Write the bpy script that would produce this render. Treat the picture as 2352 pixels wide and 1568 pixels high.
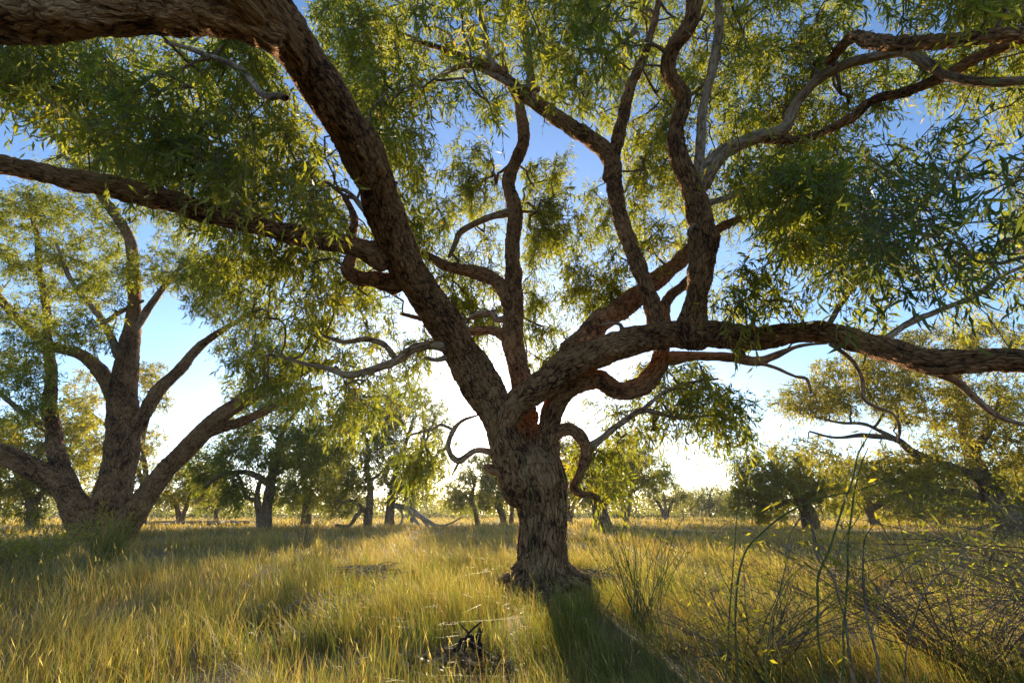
import bpy, math, random
import numpy as np
from mathutils import Vector, Matrix

for o in list(bpy.data.objects):
    bpy.data.objects.remove(o)
sc = bpy.context.scene
COL = sc.collection
rng = np.random.default_rng(7)
random.seed(7)

# ------------------------------------------------------------------ camera
H = 0.95                      # a photographer crouching in the grass
FPX = 1111.0                  # focal length in units of a picture 2352 wide (17 mm on 36 mm)
CX, CY = 1176.0, 784.0
PITCH = math.atan(391.0 / FPX)
cam_d = bpy.data.cameras.new('camera')
cam_d.sensor_width = 36.0
cam_d.lens = 36.0 * FPX / 2352.0
cam_d.clip_start = 0.05
cam_d.clip_end = 2000.0
cam = bpy.data.objects.new('camera', cam_d)
COL.objects.link(cam)
cam.location = (0, 0, H)
cam.rotation_euler = (math.pi / 2 + PITCH, 0, 0)
sc.camera = cam

# ------------------------------------------------------------------ sky and sun
SUN_EL = math.radians(10.5)
SUN_AZ = math.radians(-3.0)   # from +Y towards +X
world = bpy.data.worlds.new('World')
sc.world = world
world.use_nodes = True
wn = world.node_tree
bg = wn.nodes['Background']
sky = wn.nodes.new('ShaderNodeTexSky')
sky.sky_type = 'NISHITA'
sky.sun_disc = False
sky.sun_elevation = SUN_EL
sky.sun_rotation = SUN_AZ
sky.air_density = 0.8
sky.dust_density = 0.4
sky.ozone_density = 3.0
wn.links.new(sky.outputs[0], bg.inputs[0])
bg.inputs[1].default_value = 0.15
sun_d = bpy.data.lights.new('sun', 'SUN')
sun_d.energy = 5.0
sun_d.angle = math.radians(0.5)
sun_d.color = (1.0, 0.83, 0.58)
sun = bpy.data.objects.new('sun', sun_d)
COL.objects.link(sun)
sdir = Vector((math.sin(SUN_AZ) * math.cos(SUN_EL), math.cos(SUN_AZ) * math.cos(SUN_EL), math.sin(SUN_EL)))
sun.rotation_euler = sdir.to_track_quat('Z', 'Y').to_euler()
sun.location = sdir * 60

sc.render.engine = 'CYCLES'
sc.view_settings.view_transform = 'Standard'
sc.view_settings.look = 'None'
sc.view_settings.gamma = 1.0
sc.view_settings.use_curve_mapping = False
sc.view_settings.exposure = 1.2
cy = sc.cycles
cy.max_bounces = 8
cy.diffuse_bounces = 6
cy.glossy_bounces = 2
cy.transmission_bounces = 5
cy.transparent_max_bounces = 4
cy.caustics_reflective = False
cy.caustics_refractive = False
cy.sample_clamp_indirect = 6.0
cy.use_denoising = True

# ------------------------------------------------------------------ maths
CT, ST = math.cos(PITCH), math.sin(PITCH)


def ray(x, y):
    a = (np.asarray(x, float) - CX) / FPX
    b = (np.asarray(y, float) - CY) / FPX
    return np.stack([a, CT + b * ST, ST - b * CT], -1)


def at(x, y, Y):
    """the point of the place that lies Y metres ahead in the direction (x, y); also its distance"""
    d = ray(x, y)
    t = np.asarray(Y, float) / d[..., 1]
    return np.array([0, 0, H]) + d * t[..., None], t


def depth_on_ground(x, y):
    d = ray(x, y)
    t = -H / d[2]
    return d[1] * t


def project(P):
    P = np.asarray(P, float) - np.array([0, 0, H])
    t = P[:, 1] * CT + P[:, 2] * ST
    u = P[:, 0] / np.maximum(t, 1e-3)
    w = (-P[:, 1] * ST + P[:, 2] * CT) / np.maximum(t, 1e-3)
    return CX + u * FPX, CY - w * FPX, t


def unit(v):
    return v / np.maximum(np.linalg.norm(v, axis=-1, keepdims=True), 1e-9)


def vnoise(x, y, seed=0):
    """smooth value noise, 0..1"""
    xi, yi = np.floor(x).astype(np.int64), np.floor(y).astype(np.int64)
    fx, fy = x - xi, y - yi
    fx = fx * fx * (3 - 2 * fx)
    fy = fy * fy * (3 - 2 * fy)

    def h(a, b):
        n = (a * 374761393 + b * 668265263 + seed * 974634777) & 0xFFFFFFFF
        n = ((n ^ (n >> 13)) * 1274126177) & 0xFFFFFFFF
        return ((n ^ (n >> 16)) & 0xFFFF) / 65535.0
    return (h(xi, yi) * (1 - fx) + h(xi + 1, yi) * fx) * (1 - fy) + (h(xi, yi + 1) * (1 - fx) + h(xi + 1, yi + 1) * fx) * fy


def ground_z(x, y):
    x = np.asarray(x, float); y = np.asarray(y, float)
    return (0.10 * (vnoise(x * 0.45, y * 0.45, 3) - 0.5) + 0.05 * (vnoise(x * 1.7, y * 1.7, 4) - 0.5))


# ------------------------------------------------------------------ object helpers
def link(name, me, parent=None, loc=None):
    o = bpy.data.objects.new(name, me)
    COL.objects.link(o)
    if parent is not None:
        o.parent = parent
    if loc is not None:
        o.location = loc
    return o


def tag(o, label=None, cat=None, group=None, kind=None):
    for k, v in (('label', label), ('category', cat), ('group', group), ('kind', kind)):
        if v:
            o[k] = v
    return o


def empty(name, loc, label=None, cat=None, group=None):
    o = bpy.data.objects.new(name, None)
    COL.objects.link(o)
    o.location = loc
    o.empty_display_size = 0.2
    return tag(o, label, cat, group)


def mesh(name, V, F4=None, F3=None, mat=None, smooth=False, attrs=None):
    """arrays to a mesh; attrs: name -> per-vertex array of 1 or 3 columns"""
    me = bpy.data.meshes.new(name)
    V = np.ascontiguousarray(V, np.float32)
    n4 = 0 if F4 is None else len(F4)
    n3 = 0 if F3 is None else len(F3)
    me.vertices.add(len(V))
    me.vertices.foreach_set('co', V.ravel())
    idx, start = [], []
    if n4:
        idx.append(np.asarray(F4, np.int32).ravel()); start.append(np.arange(n4, dtype=np.int32) * 4)
    if n3:
        idx.append(np.asarray(F3, np.int32).ravel()); start.append(np.arange(n3, dtype=np.int32) * 3 + n4 * 4)
    idx = np.concatenate(idx); start = np.concatenate(start)
    me.loops.add(len(idx))
    me.loops.foreach_set('vertex_index', idx)
    me.polygons.add(n4 + n3)
    me.polygons.foreach_set('loop_start', start)
    me.update(calc_edges=True)
    if smooth:
        me.polygons.foreach_set('use_smooth', np.ones(n4 + n3, bool))
    for k, a in (attrs or {}).items():
        a = np.asarray(a, np.float32)
        if a.ndim == 1:
            t = me.attributes.new(k, 'FLOAT', 'POINT'); t.data.foreach_set('value', a)
        else:
            t = me.attributes.new(k, 'FLOAT_VECTOR', 'POINT'); t.data.foreach_set('vector', a.ravel())
    if mat:
        me.materials.append(mat)
    return me


# ------------------------------------------------------------------ materials
def new_mat(name):
    m = bpy.data.materials.new(name)
    m.use_nodes = True
    nt = m.node_tree
    return m, nt, nt.nodes['Principled BSDF'], nt.nodes['Material Output']


def node(nt, t, **kw):
    n = nt.nodes.new(t)
    for k, v in kw.items():
        setattr(n, k, v)
    return n


def ramp(nt, fac, stops):
    r = node(nt, 'ShaderNodeValToRGB')
    els = r.color_ramp.elements
    while len(els) < len(stops):
        els.new(0.5)
    for e, (p, c) in zip(els, stops):
        e.position = p
        e.color = (*c, 1)
    nt.links.new(fac, r.inputs[0])
    return r.outputs[0]


def maths(nt, op, a, b=None):
    n = node(nt, 'ShaderNodeMath', operation=op)
    for i, v in enumerate((a, b)):
        if v is None:
            continue
        if isinstance(v, (int, float)):
            n.inputs[i].default_value = v
        else:
            nt.links.new(v, n.inputs[i])
    return n.outputs[0]


def bark_mat(name, hi, mid, lo, plate=(19.0, 5.5), depth=0.02, real=False):
    """fissured bark: plates stretched along the limb, cracks between them"""
    m, nt, bs, out = new_mat(name)
    co = node(nt, 'ShaderNodeAttribute', attribute_name='barkco').outputs['Vector']
    warp = node(nt, 'ShaderNodeTexNoise')
    warp.inputs['Scale'].default_value = 5.0
    warp.inputs['Detail'].default_value = 3.0
    nt.links.new(co, warp.inputs['Vector'])
    mixv = node(nt, 'ShaderNodeVectorMath', operation='MULTIPLY_ADD')
    nt.links.new(warp.outputs['Color'], mixv.inputs[0])
    mixv.inputs[1].default_value = (0.16, 0.16, 0.22)
    nt.links.new(co, mixv.inputs[2])
    sc1 = node(nt, 'ShaderNodeVectorMath', operation='MULTIPLY')
    nt.links.new(mixv.outputs[0], sc1.inputs[0])
    sc1.inputs[1].default_value = (plate[0], plate[0], plate[1])
    vor = node(nt, 'ShaderNodeTexVoronoi', feature='DISTANCE_TO_EDGE')
    nt.links.new(sc1.outputs[0], vor.inputs['Vector'])
    vor.inputs['Scale'].default_value = 1.0
    cell = node(nt, 'ShaderNodeTexVoronoi', feature='F1')
    nt.links.new(sc1.outputs[0], cell.inputs['Vector'])
    cell.inputs['Scale'].default_value = 1.0
    sc2 = node(nt, 'ShaderNodeVectorMath', operation='MULTIPLY')
    nt.links.new(mixv.outputs[0], sc2.inputs[0])
    sc2.inputs[1].default_value = (95.0, 95.0, 24.0)
    fine = node(nt, 'ShaderNodeTexNoise')
    fine.inputs['Scale'].default_value = 1.0
    fine.inputs['Detail'].default_value = 5.0
    fine.inputs['Roughness'].default_value = 0.65
    nt.links.new(sc2.outputs[0], fine.inputs['Vector'])
    big = node(nt, 'ShaderNodeTexNoise')
    big.inputs['Scale'].default_value = 1.7
    big.inputs['Detail'].default_value = 4.0
    nt.links.new(co, big.inputs['Vector'])
    # fissures: plate edges of uneven width that fade out in places, and long ridges running with the limb
    gap = node(nt, 'ShaderNodeTexNoise')
    gap.inputs['Scale'].default_value = 9.0
    gap.inputs['Detail'].default_value = 3.0
    nt.links.new(mixv.outputs[0], gap.inputs['Vector'])
    wide = maths(nt, 'ADD', maths(nt, 'MULTIPLY', maths(nt, 'SUBTRACT', gap.outputs[0], 0.34), 0.95), 0.02)
    edge = maths(nt, 'MINIMUM', maths(nt, 'DIVIDE', vor.outputs['Distance'], maths(nt, 'MAXIMUM', wide, 0.02)), 1.0)
    sc3 = node(nt, 'ShaderNodeVectorMath', operation='MULTIPLY')
    nt.links.new(mixv.outputs[0], sc3.inputs[0])
    sc3.inputs[1].default_value = (plate[0] * 1.7, plate[0] * 1.7, plate[1] * 0.8)
    rid = node(nt, 'ShaderNodeTexNoise')
    rid.inputs['Scale'].default_value = 1.0
    rid.inputs['Detail'].default_value = 4.0
    rid.inputs['Roughness'].default_value = 0.6
    nt.links.new(sc3.outputs[0], rid.inputs['Vector'])
    ridge = maths(nt, 'MINIMUM', maths(nt, 'MULTIPLY', maths(nt, 'ABSOLUTE', maths(nt, 'SUBTRACT', rid.outputs[0], 0.5)), 7.0), 1.0)
    sep = node(nt, 'ShaderNodeSeparateColor')
    nt.links.new(cell.outputs['Color'], sep.inputs[0])
    h = maths(nt, 'ADD', maths(nt, 'MULTIPLY', edge, 0.42), maths(nt, 'MULTIPLY', ridge, 0.48))
    h = maths(nt, 'ADD', h, maths(nt, 'MULTIPLY', fine.outputs[0], 0.40))
    h = maths(nt, 'ADD', h, maths(nt, 'MULTIPLY', sep.outputs[0], 0.22))
    # colour: lighter on the plate faces, darker in the fissures
    c = maths(nt, 'ADD', maths(nt, 'MULTIPLY', h, 0.62), maths(nt, 'MULTIPLY', maths(nt, 'SUBTRACT', big.outputs[0], 0.5), 0.75))
    colr = ramp(nt, c, [(0.26, lo), (0.50, mid), (0.80, hi)])
    nt.links.new(colr, bs.inputs['Base Color'])
    bs.inputs['Roughness'].default_value = 0.85
    bs.inputs['Specular IOR Level'].default_value = 0.2
    if real:
        d = node(nt, 'ShaderNodeDisplacement')
        d.inputs['Midlevel'].default_value = 0.7
        d.inputs['Scale'].default_value = depth
        nt.links.new(h, d.inputs['Height'])
        nt.links.new(d.outputs[0], out.inputs['Displacement'])
        m.displacement_method = 'BOTH'
    else:
        b = node(nt, 'ShaderNodeBump')
        b.inputs['Strength'].default_value = 0.9
        b.inputs['Distance'].default_value = depth
        nt.links.new(h, b.inputs['Height'])
        nt.links.new(b.outputs[0], bs.inputs['Normal'])
    return m


def leaf_mat(name, stops, trans=(3.1, 2.85, 0.7), mixf=0.54, rough=0.5):
    m, nt, bs, out = new_mat(name)
    t = node(nt, 'ShaderNodeAttribute', attribute_name='tint').outputs['Fac']
    col = ramp(nt, t, stops)
    nt.links.new(col, bs.inputs['Base Color'])
    bs.inputs['Roughness'].default_value = rough
    bs.inputs['Specular IOR Level'].default_value = 0.25
    tc = node(nt, 'ShaderNodeVectorMath', operation='MULTIPLY')
    nt.links.new(col, tc.inputs[0])
    tc.inputs[1].default_value = trans
    tr = node(nt, 'ShaderNodeBsdfTranslucent')
    nt.links.new(tc.outputs[0], tr.inputs['Color'])
    mx = node(nt, 'ShaderNodeMixShader')
    mx.inputs[0].default_value = mixf
    nt.links.new(bs.outputs[0], mx.inputs[1])
    nt.links.new(tr.outputs[0], mx.inputs[2])
    nt.links.new(mx.outputs[0], out.inputs['Surface'])
    return m


BARK = bark_mat('fissured_bark', (0.50, 0.265, 0.120), (0.275, 0.128, 0.050), (0.036, 0.015, 0.007), real=True, depth=0.034)
BARK_BUTT = bark_mat('furrowed_trunk_bark', (0.50, 0.28, 0.135), (0.28, 0.138, 0.058), (0.036, 0.015, 0.007), plate=(15.0, 2.6), real=True, depth=0.042)
BARK_FAR = bark_mat('rough_bark', (0.40, 0.26, 0.155), (0.25, 0.15, 0.082), (0.07, 0.04, 0.022), depth=0.03)
BARK_SMOOTH = bark_mat('smooth_limb_bark', (0.44, 0.31, 0.20), (0.29, 0.18, 0.105), (0.10, 0.055, 0.03), plate=(12, 3), depth=0.006)
TWIG = bark_mat('twig_bark', (0.30, 0.21, 0.13), (0.20, 0.13, 0.08), (0.09, 0.055, 0.03), plate=(40, 10), depth=0.002)
DEADWOOD = bark_mat('weathered_wood', (0.46, 0.38, 0.28), (0.30, 0.22, 0.15), (0.11, 0.075, 0.05), plate=(30, 5), depth=0.006)
CHAR = bark_mat('charred_wood', (0.06, 0.045, 0.035), (0.03, 0.02, 0.016), (0.012, 0.009, 0.008), plate=(30, 12), depth=0.01)

LEAF = leaf_mat('gum_leaf', [(0.0, (0.080, 0.100, 0.030)), (0.5, (0.120, 0.138, 0.034)), (0.93, (0.175, 0.172, 0.038)), (0.985, (0.34, 0.21, 0.035))])
LEAF_NEAR_SHADED = leaf_mat('shaded_near_gum_leaf', [(0.0, (0.060, 0.080, 0.024)), (0.6, (0.085, 0.105, 0.028)), (1.0, (0.16, 0.155, 0.032))], trans=(2.2, 2.1, 0.7), mixf=0.4)  # gum leaf with canopy shade put into a darker, less translucent colour
LEAF_GREEN = leaf_mat('green_leaf', [(0.0, (0.085, 0.105, 0.030)), (0.6, (0.128, 0.143, 0.032)), (1.0, (0.19, 0.18, 0.038))])
LEAF_GOLD = leaf_mat('golden_leaf', [(0.0, (0.100, 0.105, 0.036)), (0.6, (0.155, 0.148, 0.042)), (1.0, (0.25, 0.19, 0.05))])
LEAF_YEL = leaf_mat('yellow_leaf', [(0.0, (0.105, 0.110, 0.026)), (0.6, (0.155, 0.150, 0.028)), (1.0, (0.21, 0.18, 0.034))])
LEAF_FAR = leaf_mat('far_leaf', [(0.0, (0.085, 0.092, 0.045)), (0.6, (0.12, 0.122, 0.052)), (1.0, (0.17, 0.152, 0.06))])
STEM_GREEN = leaf_mat('green_stem', [(0.0, (0.085, 0.095, 0.026)), (1.0, (0.13, 0.125, 0.034))], mixf=0.10, rough=0.8)


# ------------------------------------------------------------------ geometry makers
class Acc:
    """collects pieces of one mesh"""
    def __init__(s):
        s.V, s.F4, s.F3, s.n, s.A = [], [], [], 0, {}

    def add(s, V, F4=None, F3=None, **attrs):
        s.V.append(V)
        if F4 is not None and len(F4):
            s.F4.append(np.asarray(F4) + s.n)
        if F3 is not None and len(F3):
            s.F3.append(np.asarray(F3) + s.n)
        for k, a in attrs.items():
            s.A.setdefault(k, []).append(a)
        s.n += len(V)

    def build(s, name, mat, parent=None, origin=None, smooth=False, kind=None):
        if not s.n:
            return None
        V = np.concatenate(s.V)
        if origin is not None:
            V = V - np.asarray(origin)
        me = mesh(name, V, np.concatenate(s.F4) if s.F4 else None, np.concatenate(s.F3) if s.F3 else None, mat, smooth,
                  {k: np.concatenate(a) for k, a in s.A.items()})
        o = link(name, me, parent)
        if origin is not None and parent is None:
            o.location = origin
        if kind:
            o['kind'] = kind
        return o


def spline(P, R, step):
    """Catmull-Rom through the points, resampled about every `step` metres"""
    P = np.asarray(P, float); R = np.asarray(R, float)
    if len(P) == 2:
        P = np.stack([P[0], (P[0] + P[1]) / 2, P[1]]); R = np.array([R[0], (R[0] + R[1]) / 2, R[1]])
    Q = np.vstack([2 * P[0] - P[1], P, 2 * P[-1] - P[-2]])
    S = np.concatenate([[R[0]], R, [R[-1]]])
    out, rad = [], []
    for i in range(len(P) - 1):
        p0, p1, p2, p3 = Q[i:i + 4]
        n = max(2, int(math.ceil(np.linalg.norm(p2 - p1) / step)))
        t = (np.arange(n) / n)[:, None]
        out.append(0.5 * ((2 * p1) + (-p0 + p2) * t + (2 * p0 - 5 * p1 + 4 * p2 - p3) * t ** 2 + (-p0 + 3 * p1 - 3 * p2 + p3) * t ** 3))
        tt = t[:, 0]
        tt = tt * tt * (3 - 2 * tt)
        rad.append(S[i + 1] * (1 - tt) + S[i + 2] * tt)
    out.append(P[-1:]); rad.append(R[-1:])
    return np.concatenate(out), np.concatenate(rad)


def frames(C):
    T = unit(np.gradient(C, axis=0))
    n = np.cross(T[0], [0.3, 0.9, 0.2]); n /= np.linalg.norm(n)
    N = np.empty_like(C)
    for i in range(len(C)):
        n = n - T[i] * np.dot(n, T[i])
        n /= max(np.linalg.norm(n), 1e-9)
        N[i] = n
    return T, N, np.cross(T, N)


def tube(acc, C, R, sides, lump=0.0, seed=0, flare=None, tint=None):
    """a limb: centre line C, radii R; lumps make it less round; flare = (height, amount, lobes) for a butt with roots"""
    n = len(C)
    T, N, B = frames(C)
    L = np.concatenate([[0], np.cumsum(np.linalg.norm(np.diff(C, axis=0), axis=1))])
    th = np.arange(sides) / sides * 2 * math.pi
    rr = np.repeat(R[:, None], sides, 1)
    if lump:
        rm = max(R.mean(), 0.02)
        a = vnoise(np.cos(th)[None] * 1.3 + 9 + L[:, None] / rm * 0.45, np.sin(th)[None] * 1.3 + 5 + L[:, None] / rm * 0.23, seed)
        b = vnoise(np.cos(th)[None] * 2.6 + 19 + L[:, None] / rm * 0.9, np.sin(th)[None] * 2.6 + 15 - L[:, None] / rm * 0.7, seed + 1)
        rr = rr * (1 + lump * ((a - 0.5) * 1.6 + (b - 0.5) * 0.8))
    if flare:
        fh, fa, lobes = flare
        w = np.exp(-(L / fh))[:, None]
        rr = rr * (1 + fa * w * (0.35 + 0.65 * (0.5 + 0.5 * np.cos(lobes * th[None] + seed + 0.5 * np.sin(2 * th[None])))))
        rr = rr * (1 + 0.035 * np.cos(7 * th[None] + 1.3 * L[:, None] + seed))
    cs, sn = np.cos(th), np.sin(th)
    V = C[:, None] + rr[..., None] * (N[:, None] * cs[None, :, None] + B[:, None] * sn[None, :, None])
    rb = max(R.max(), 0.004)
    rb = R[:, None] * 0.5 + rb * 0.5
    co = np.stack([rb * cs[None] + seed * 1.37, rb * sn[None], np.repeat(L[:, None], sides, 1)], -1)
    i = np.arange(n - 1)[:, None] * sides
    j = np.arange(sides)[None]
    k = (j + 1) % sides
    F = np.stack([i + j, i + k, i + sides + k, i + sides + j], -1).reshape(-1, 4)
    V = V.reshape(-1, 3); co = co.reshape(-1, 3)
    # closed end
    V = np.vstack([V, C[-1:] + T[-1:] * R[-1] * 0.6]); co = np.vstack([co, co[-1:]])
    e = (n - 1) * sides
    F3 = np.stack([e + j[0], e + k[0], np.full(sides, n * sides)], -1)
    at_ = {'barkco': co}
    if tint is not None:
        at_['tint'] = np.full(len(V), tint)
    acc.add(V, F, F3, **at_)


def leaves(acc, P, D, L, W, tint):
    """one folded lance-shaped blade per row; also returns the frames for leaves that become parts"""
    n = len(P)
    D = unit(D)
    X = unit(np.cross(D, unit(rng.normal(size=(n, 3)))))
    Z = np.cross(D, X)
    L = L[:, None]; W = W[:, None]
    bend = (rng.random((n, 1)) * 0.24 - 0.05) * L
    V = np.stack([P, P + D * L * 0.42 + X * W * 0.5 + Z * W * 0.12, P + D * L + Z * bend * -0.6 + X * bend * 0.7, P + D * L * 0.45 - X * W * 0.5 + Z * W * 0.12], 1)
    F = np.arange(n * 4).reshape(n, 4)
    acc.add(V.reshape(-1, 3), F, None, tint=np.repeat(tint, 4))


def in_poly(x, y, poly):
    ins = np.zeros(len(x), bool)
    px, py = zip(*poly)
    j = len(poly) - 1
    for i in range(len(poly)):
        c = ((py[i] > y) != (py[j] > y)) & (x < (px[j] - px[i]) * (y - py[i]) / (py[j] - py[i] + 1e-9) + px[i])
        ins ^= c
        j = i
    return ins


def sprigs(centres, parents, R, per, n_leaf, leaf, droop, tone, acc_twig, twig_share=0.4):
    """hanging sprays of leaves round each clump; returns leaf rows (pos, dir, L, W, tint)"""
    n = len(centres)
    out = unit(centres - parents)
    k = n * per
    ci = np.repeat(np.arange(n), per)
    Rr = np.repeat(R, per)
    d = unit(rng.normal(size=(k, 3)) + out[ci] * 0.5 + np.array([0, 0, -0.15]))
    s0 = centres[ci] + rng.normal(size=(k, 3)) * Rr[:, None] * 0.30
    ln = Rr * (0.55 + 0.75 * rng.random(k))
    s = (np.arange(n_leaf) + rng.random((k, n_leaf))) / n_leaf
    pos = s0[:, None] + d[:, None] * (ln[:, None] * s)[..., None]
    pos[..., 2] -= droop * (s ** 2) * ln[:, None]
    lat = rng.normal(size=(k, n_leaf, 3))
    ld = d[:, None] * 0.55 + lat * 0.55 + np.array([0, 0, -0.75 * droop])[None, None]
    L = (leaf[0] + (leaf[1] - leaf[0]) * rng.random((k, n_leaf)))
    W = L * (leaf[2] + leaf[3] * rng.random((k, n_leaf)))
    tn = np.clip(np.repeat(tone, per)[:, None] * 0.6 + 0.42 * rng.random((k, n_leaf)), 0, 0.94)
    tn = np.where(rng.random((k, n_leaf)) < 0.006, 1.0, tn)
    if acc_twig is not None:
        pick = np.flatnonzero(rng.random(k) < twig_share)
        q = np.array([0, 0.5, 1.0])
        m = len(pick)
        ctr = s0[pick][:, None] + d[pick][:, None] * (ln[pick][:, None] * q)[..., None]
        ctr[..., 2] -= droop * q ** 2 * ln[pick][:, None]
        ctr[:, 0] = centres[ci[pick]]
        sx = unit(np.cross(d[pick], [0.2, 0.3, 0.9]))
        sy = np.cross(d[pick], sx)
        ang = np.array([0, 2.094, 4.189])
        rad = np.array([0.0055, 0.004, 0.002])
        ofs = sx[:, None, None] * np.cos(ang)[None, None, :, None] + sy[:, None, None] * np.sin(ang)[None, None, :, None]
        V = (ctr[:, :, None] + ofs * rad[None, :, None, None]).reshape(-1, 3)
        f = []
        for a in range(2):
            for b in range(3):
                c = (b + 1) % 3
                f.append([a * 3 + b, a * 3 + c, a * 3 + 3 + c, a * 3 + 3 + b])
        F = (np.arange(m)[:, None, None] * 9 + np.array(f)[None]).reshape(-1, 4)
        acc_twig.add(V, F, None, barkco=V * 1.0)
    return pos.reshape(-1, 3), ld.reshape(-1, 3), L.ravel(), W.ravel(), tn.ravel()


def connect(acc, nodes, node_r, centres, tip_r, sides=5, wig=0.10, max_r=0.05, prefer=None):
    """grow twigs from the limbs to every clump, each from the nearest node; returns parent points"""
    nodes = np.asarray(nodes, float)
    n0 = len(nodes)
    n = len(centres)
    d0 = np.full(n, 1e9)
    for i in range(0, n, 256):
        d0[i:i + 256] = np.sqrt(((centres[i:i + 256, None] - nodes[None]) ** 2).sum(-1)).min(1)
    order = np.argsort(d0)
    allp = np.vstack([nodes, np.zeros((n, 3))])
    par = np.full(n, -1)
    cost = np.zeros(n0 + n)
    cnt = n0
    where = {}
    idx_of = np.zeros(n, int)
    for c in order:
        v = allp[:cnt] - centres[c]
        dist = np.sqrt((v ** 2).sum(1)) + cost[:cnt] * 0.12
        p = int(np.argmin(dist))
        par[c] = p
        idx_of[c] = cnt
        allp[cnt] = centres[c]
        cost[cnt] = cost[p] + np.linalg.norm(allp[p] - centres[c])
        where[cnt] = c
        cnt += 1
    area = np.full(n, tip_r ** 2)
    for c in order[::-1]:
        if par[c] >= n0:
            area[where[par[c]]] += area[c] * 0.95
    r = np.minimum(np.sqrt(area), max_r)
    for c in range(n):
        a = allp[par[c]]; b = centres[c]
        ln = np.linalg.norm(b - a)
        m = max(3, min(9, int(ln / 0.16) + 2))
        t = np.linspace(0, 1, m)
        C = a + (b - a) * t[:, None]
        w = np.sin(t * math.pi)[:, None]
        o = rng.normal(size=(m, 3)) * wig * 0.35 * ln * w + rng.normal(size=3) * wig * ln * w
        o[:, 2] += wig * 0.8 * ln * w[:, 0]
        C = C + o
        rb = r[c] * 1.15
        if par[c] < n0:
            rb = min(max(rb, r[c]), node_r[par[c]] * 0.7 + 0.004)
        tube(acc, C, np.linspace(rb, max(r[c] * 0.75, tip_r * 0.8), m), sides)
    return allp[par]


GROWN = {}


class Tree:
    """trunk, limbs and crown of one tree, all in metres; limbs are (x, y, Y, radius) control points seen from the camera"""
    def __init__(s, name, label, bx, by, cat='tree', group=None, Y=None):
        s.Y = depth_on_ground(bx, by) if Y is None else Y
        P, t = at(bx, by, s.Y)
        z = float(ground_z(P[0], P[1]))
        s.base = np.array([P[0], P[1], z])
        s.root = empty(name, s.base, label, cat, group)
        s.nodes, s.node_r, s.clear = [], [], []

    def limb(s, name, pts, mat, step=0.06, sides=16, lump=0.10, seed=0, flare=None, bury=0.0, clear=True, collar=True, nodes_from=0.3):
        """pts rows: x, y, dY from the base, radius in the same units as x"""
        a = np.asarray(pts, float)
        P, t = at(a[:, 0], a[:, 1], s.Y + a[:, 2])
        R = a[:, 3] * t / FPX
        if bury:
            P = np.vstack([P[:1] - [0, 0, bury], P]); R = np.concatenate([[R[0] * 1.12], R])
        C, r = spline(P, R, step)
        # a little wander so that no limb is a clean curve
        L = np.concatenate([[0], np.cumsum(np.linalg.norm(np.diff(C, axis=0), axis=1))])
        rm = r.mean()
        wob = np.stack([vnoise(L / (rm * 7) + 3.3, np.full(len(L), q + 0.5), seed + q) - 0.5 for q in range(3)], -1)
        C = C + wob * rm * 0.42 * np.clip(L / (rm * 3), 0, 1)[:, None]
        if collar and not flare:
            r = r * (1 + 0.22 * np.exp(-L / (r[0] * 1.2)))
        if not flare:
            t0 = unit(C[0] - C[1])
            k = np.array([0.85, 0.7, 0.45, 0.2])
            C = np.vstack([C[:1] + t0 * r[0] * k[:, None], C])
            r = np.concatenate([r[0] * np.sqrt(1 - k ** 2 * 0.98), r])
        acc = Acc()
        tube(acc, C, r, sides, lump, seed, flare)
        o = acc.build(name, mat, s.root, s.base, smooth=True)
        k = max(1, int(0.15 / step))
        i0 = int(len(C) * nodes_from)
        s.nodes.append(C[i0::k]); s.node_r.append(r[i0::k])
        if clear:
            s.clear.append((C[::k], r[::k]))
        return o

    def crown(s, centres, R, per, n_leaf, leaf, droop, mat, tone=None, tip_r=0.004, twig_share=0.22, wig=0.10, twigs=True, max_r=0.05,
              parts=0, near_mat=None, twig_mat=None, name='crown'):
        nodes = np.concatenate(s.nodes) if s.nodes else s.base[None] + [0, 0, 1]
        nr = np.concatenate(s.node_r) if s.nodes else np.array([0.1])
        tw = Acc()
        if twigs:
            par = connect(tw, nodes, nr, centres, tip_r, sides=4, wig=wig, max_r=max_r)
        else:
            par = np.repeat(s.base[None] + [0, 0, 2.0], len(centres), 0)
        if tone is None:
            tone = np.clip(0.5 + 0.35 * rng.normal(size=len(centres)), 0, 1)
        P, D, L, W, T = sprigs(centres, par, R, per, n_leaf, leaf, droop, tone, tw if twigs and twig_share else None, twig_share)
        if parts:
            x, y, t = project(P)
            vis = (x > 0) & (x < 2352) & (y > 0) & (y < 1568) & (t > 0.6)
            size = np.where(vis, L / np.maximum(t, 0.1), 0)
            pick = np.argsort(-size)[:parts]
            big = np.zeros(len(P), bool); big[pick] = True
            leaf_parts(s.root, s.base, P[big], D[big], L[big], W[big], near_mat)
            keep = ~big
            P, D, L, W, T = P[keep], D[keep], L[keep], W[keep], T[keep]
        acc = Acc()
        leaves(acc, P, D, L, W, T)
        acc.build(name, mat, s.root, s.base, kind='stuff')
        if twigs:
            tw.build('twigs', twig_mat or TWIG, s.root, s.base, smooth=True, kind='stuff')
        return len(P)


LEAF_MESHES = []


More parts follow.
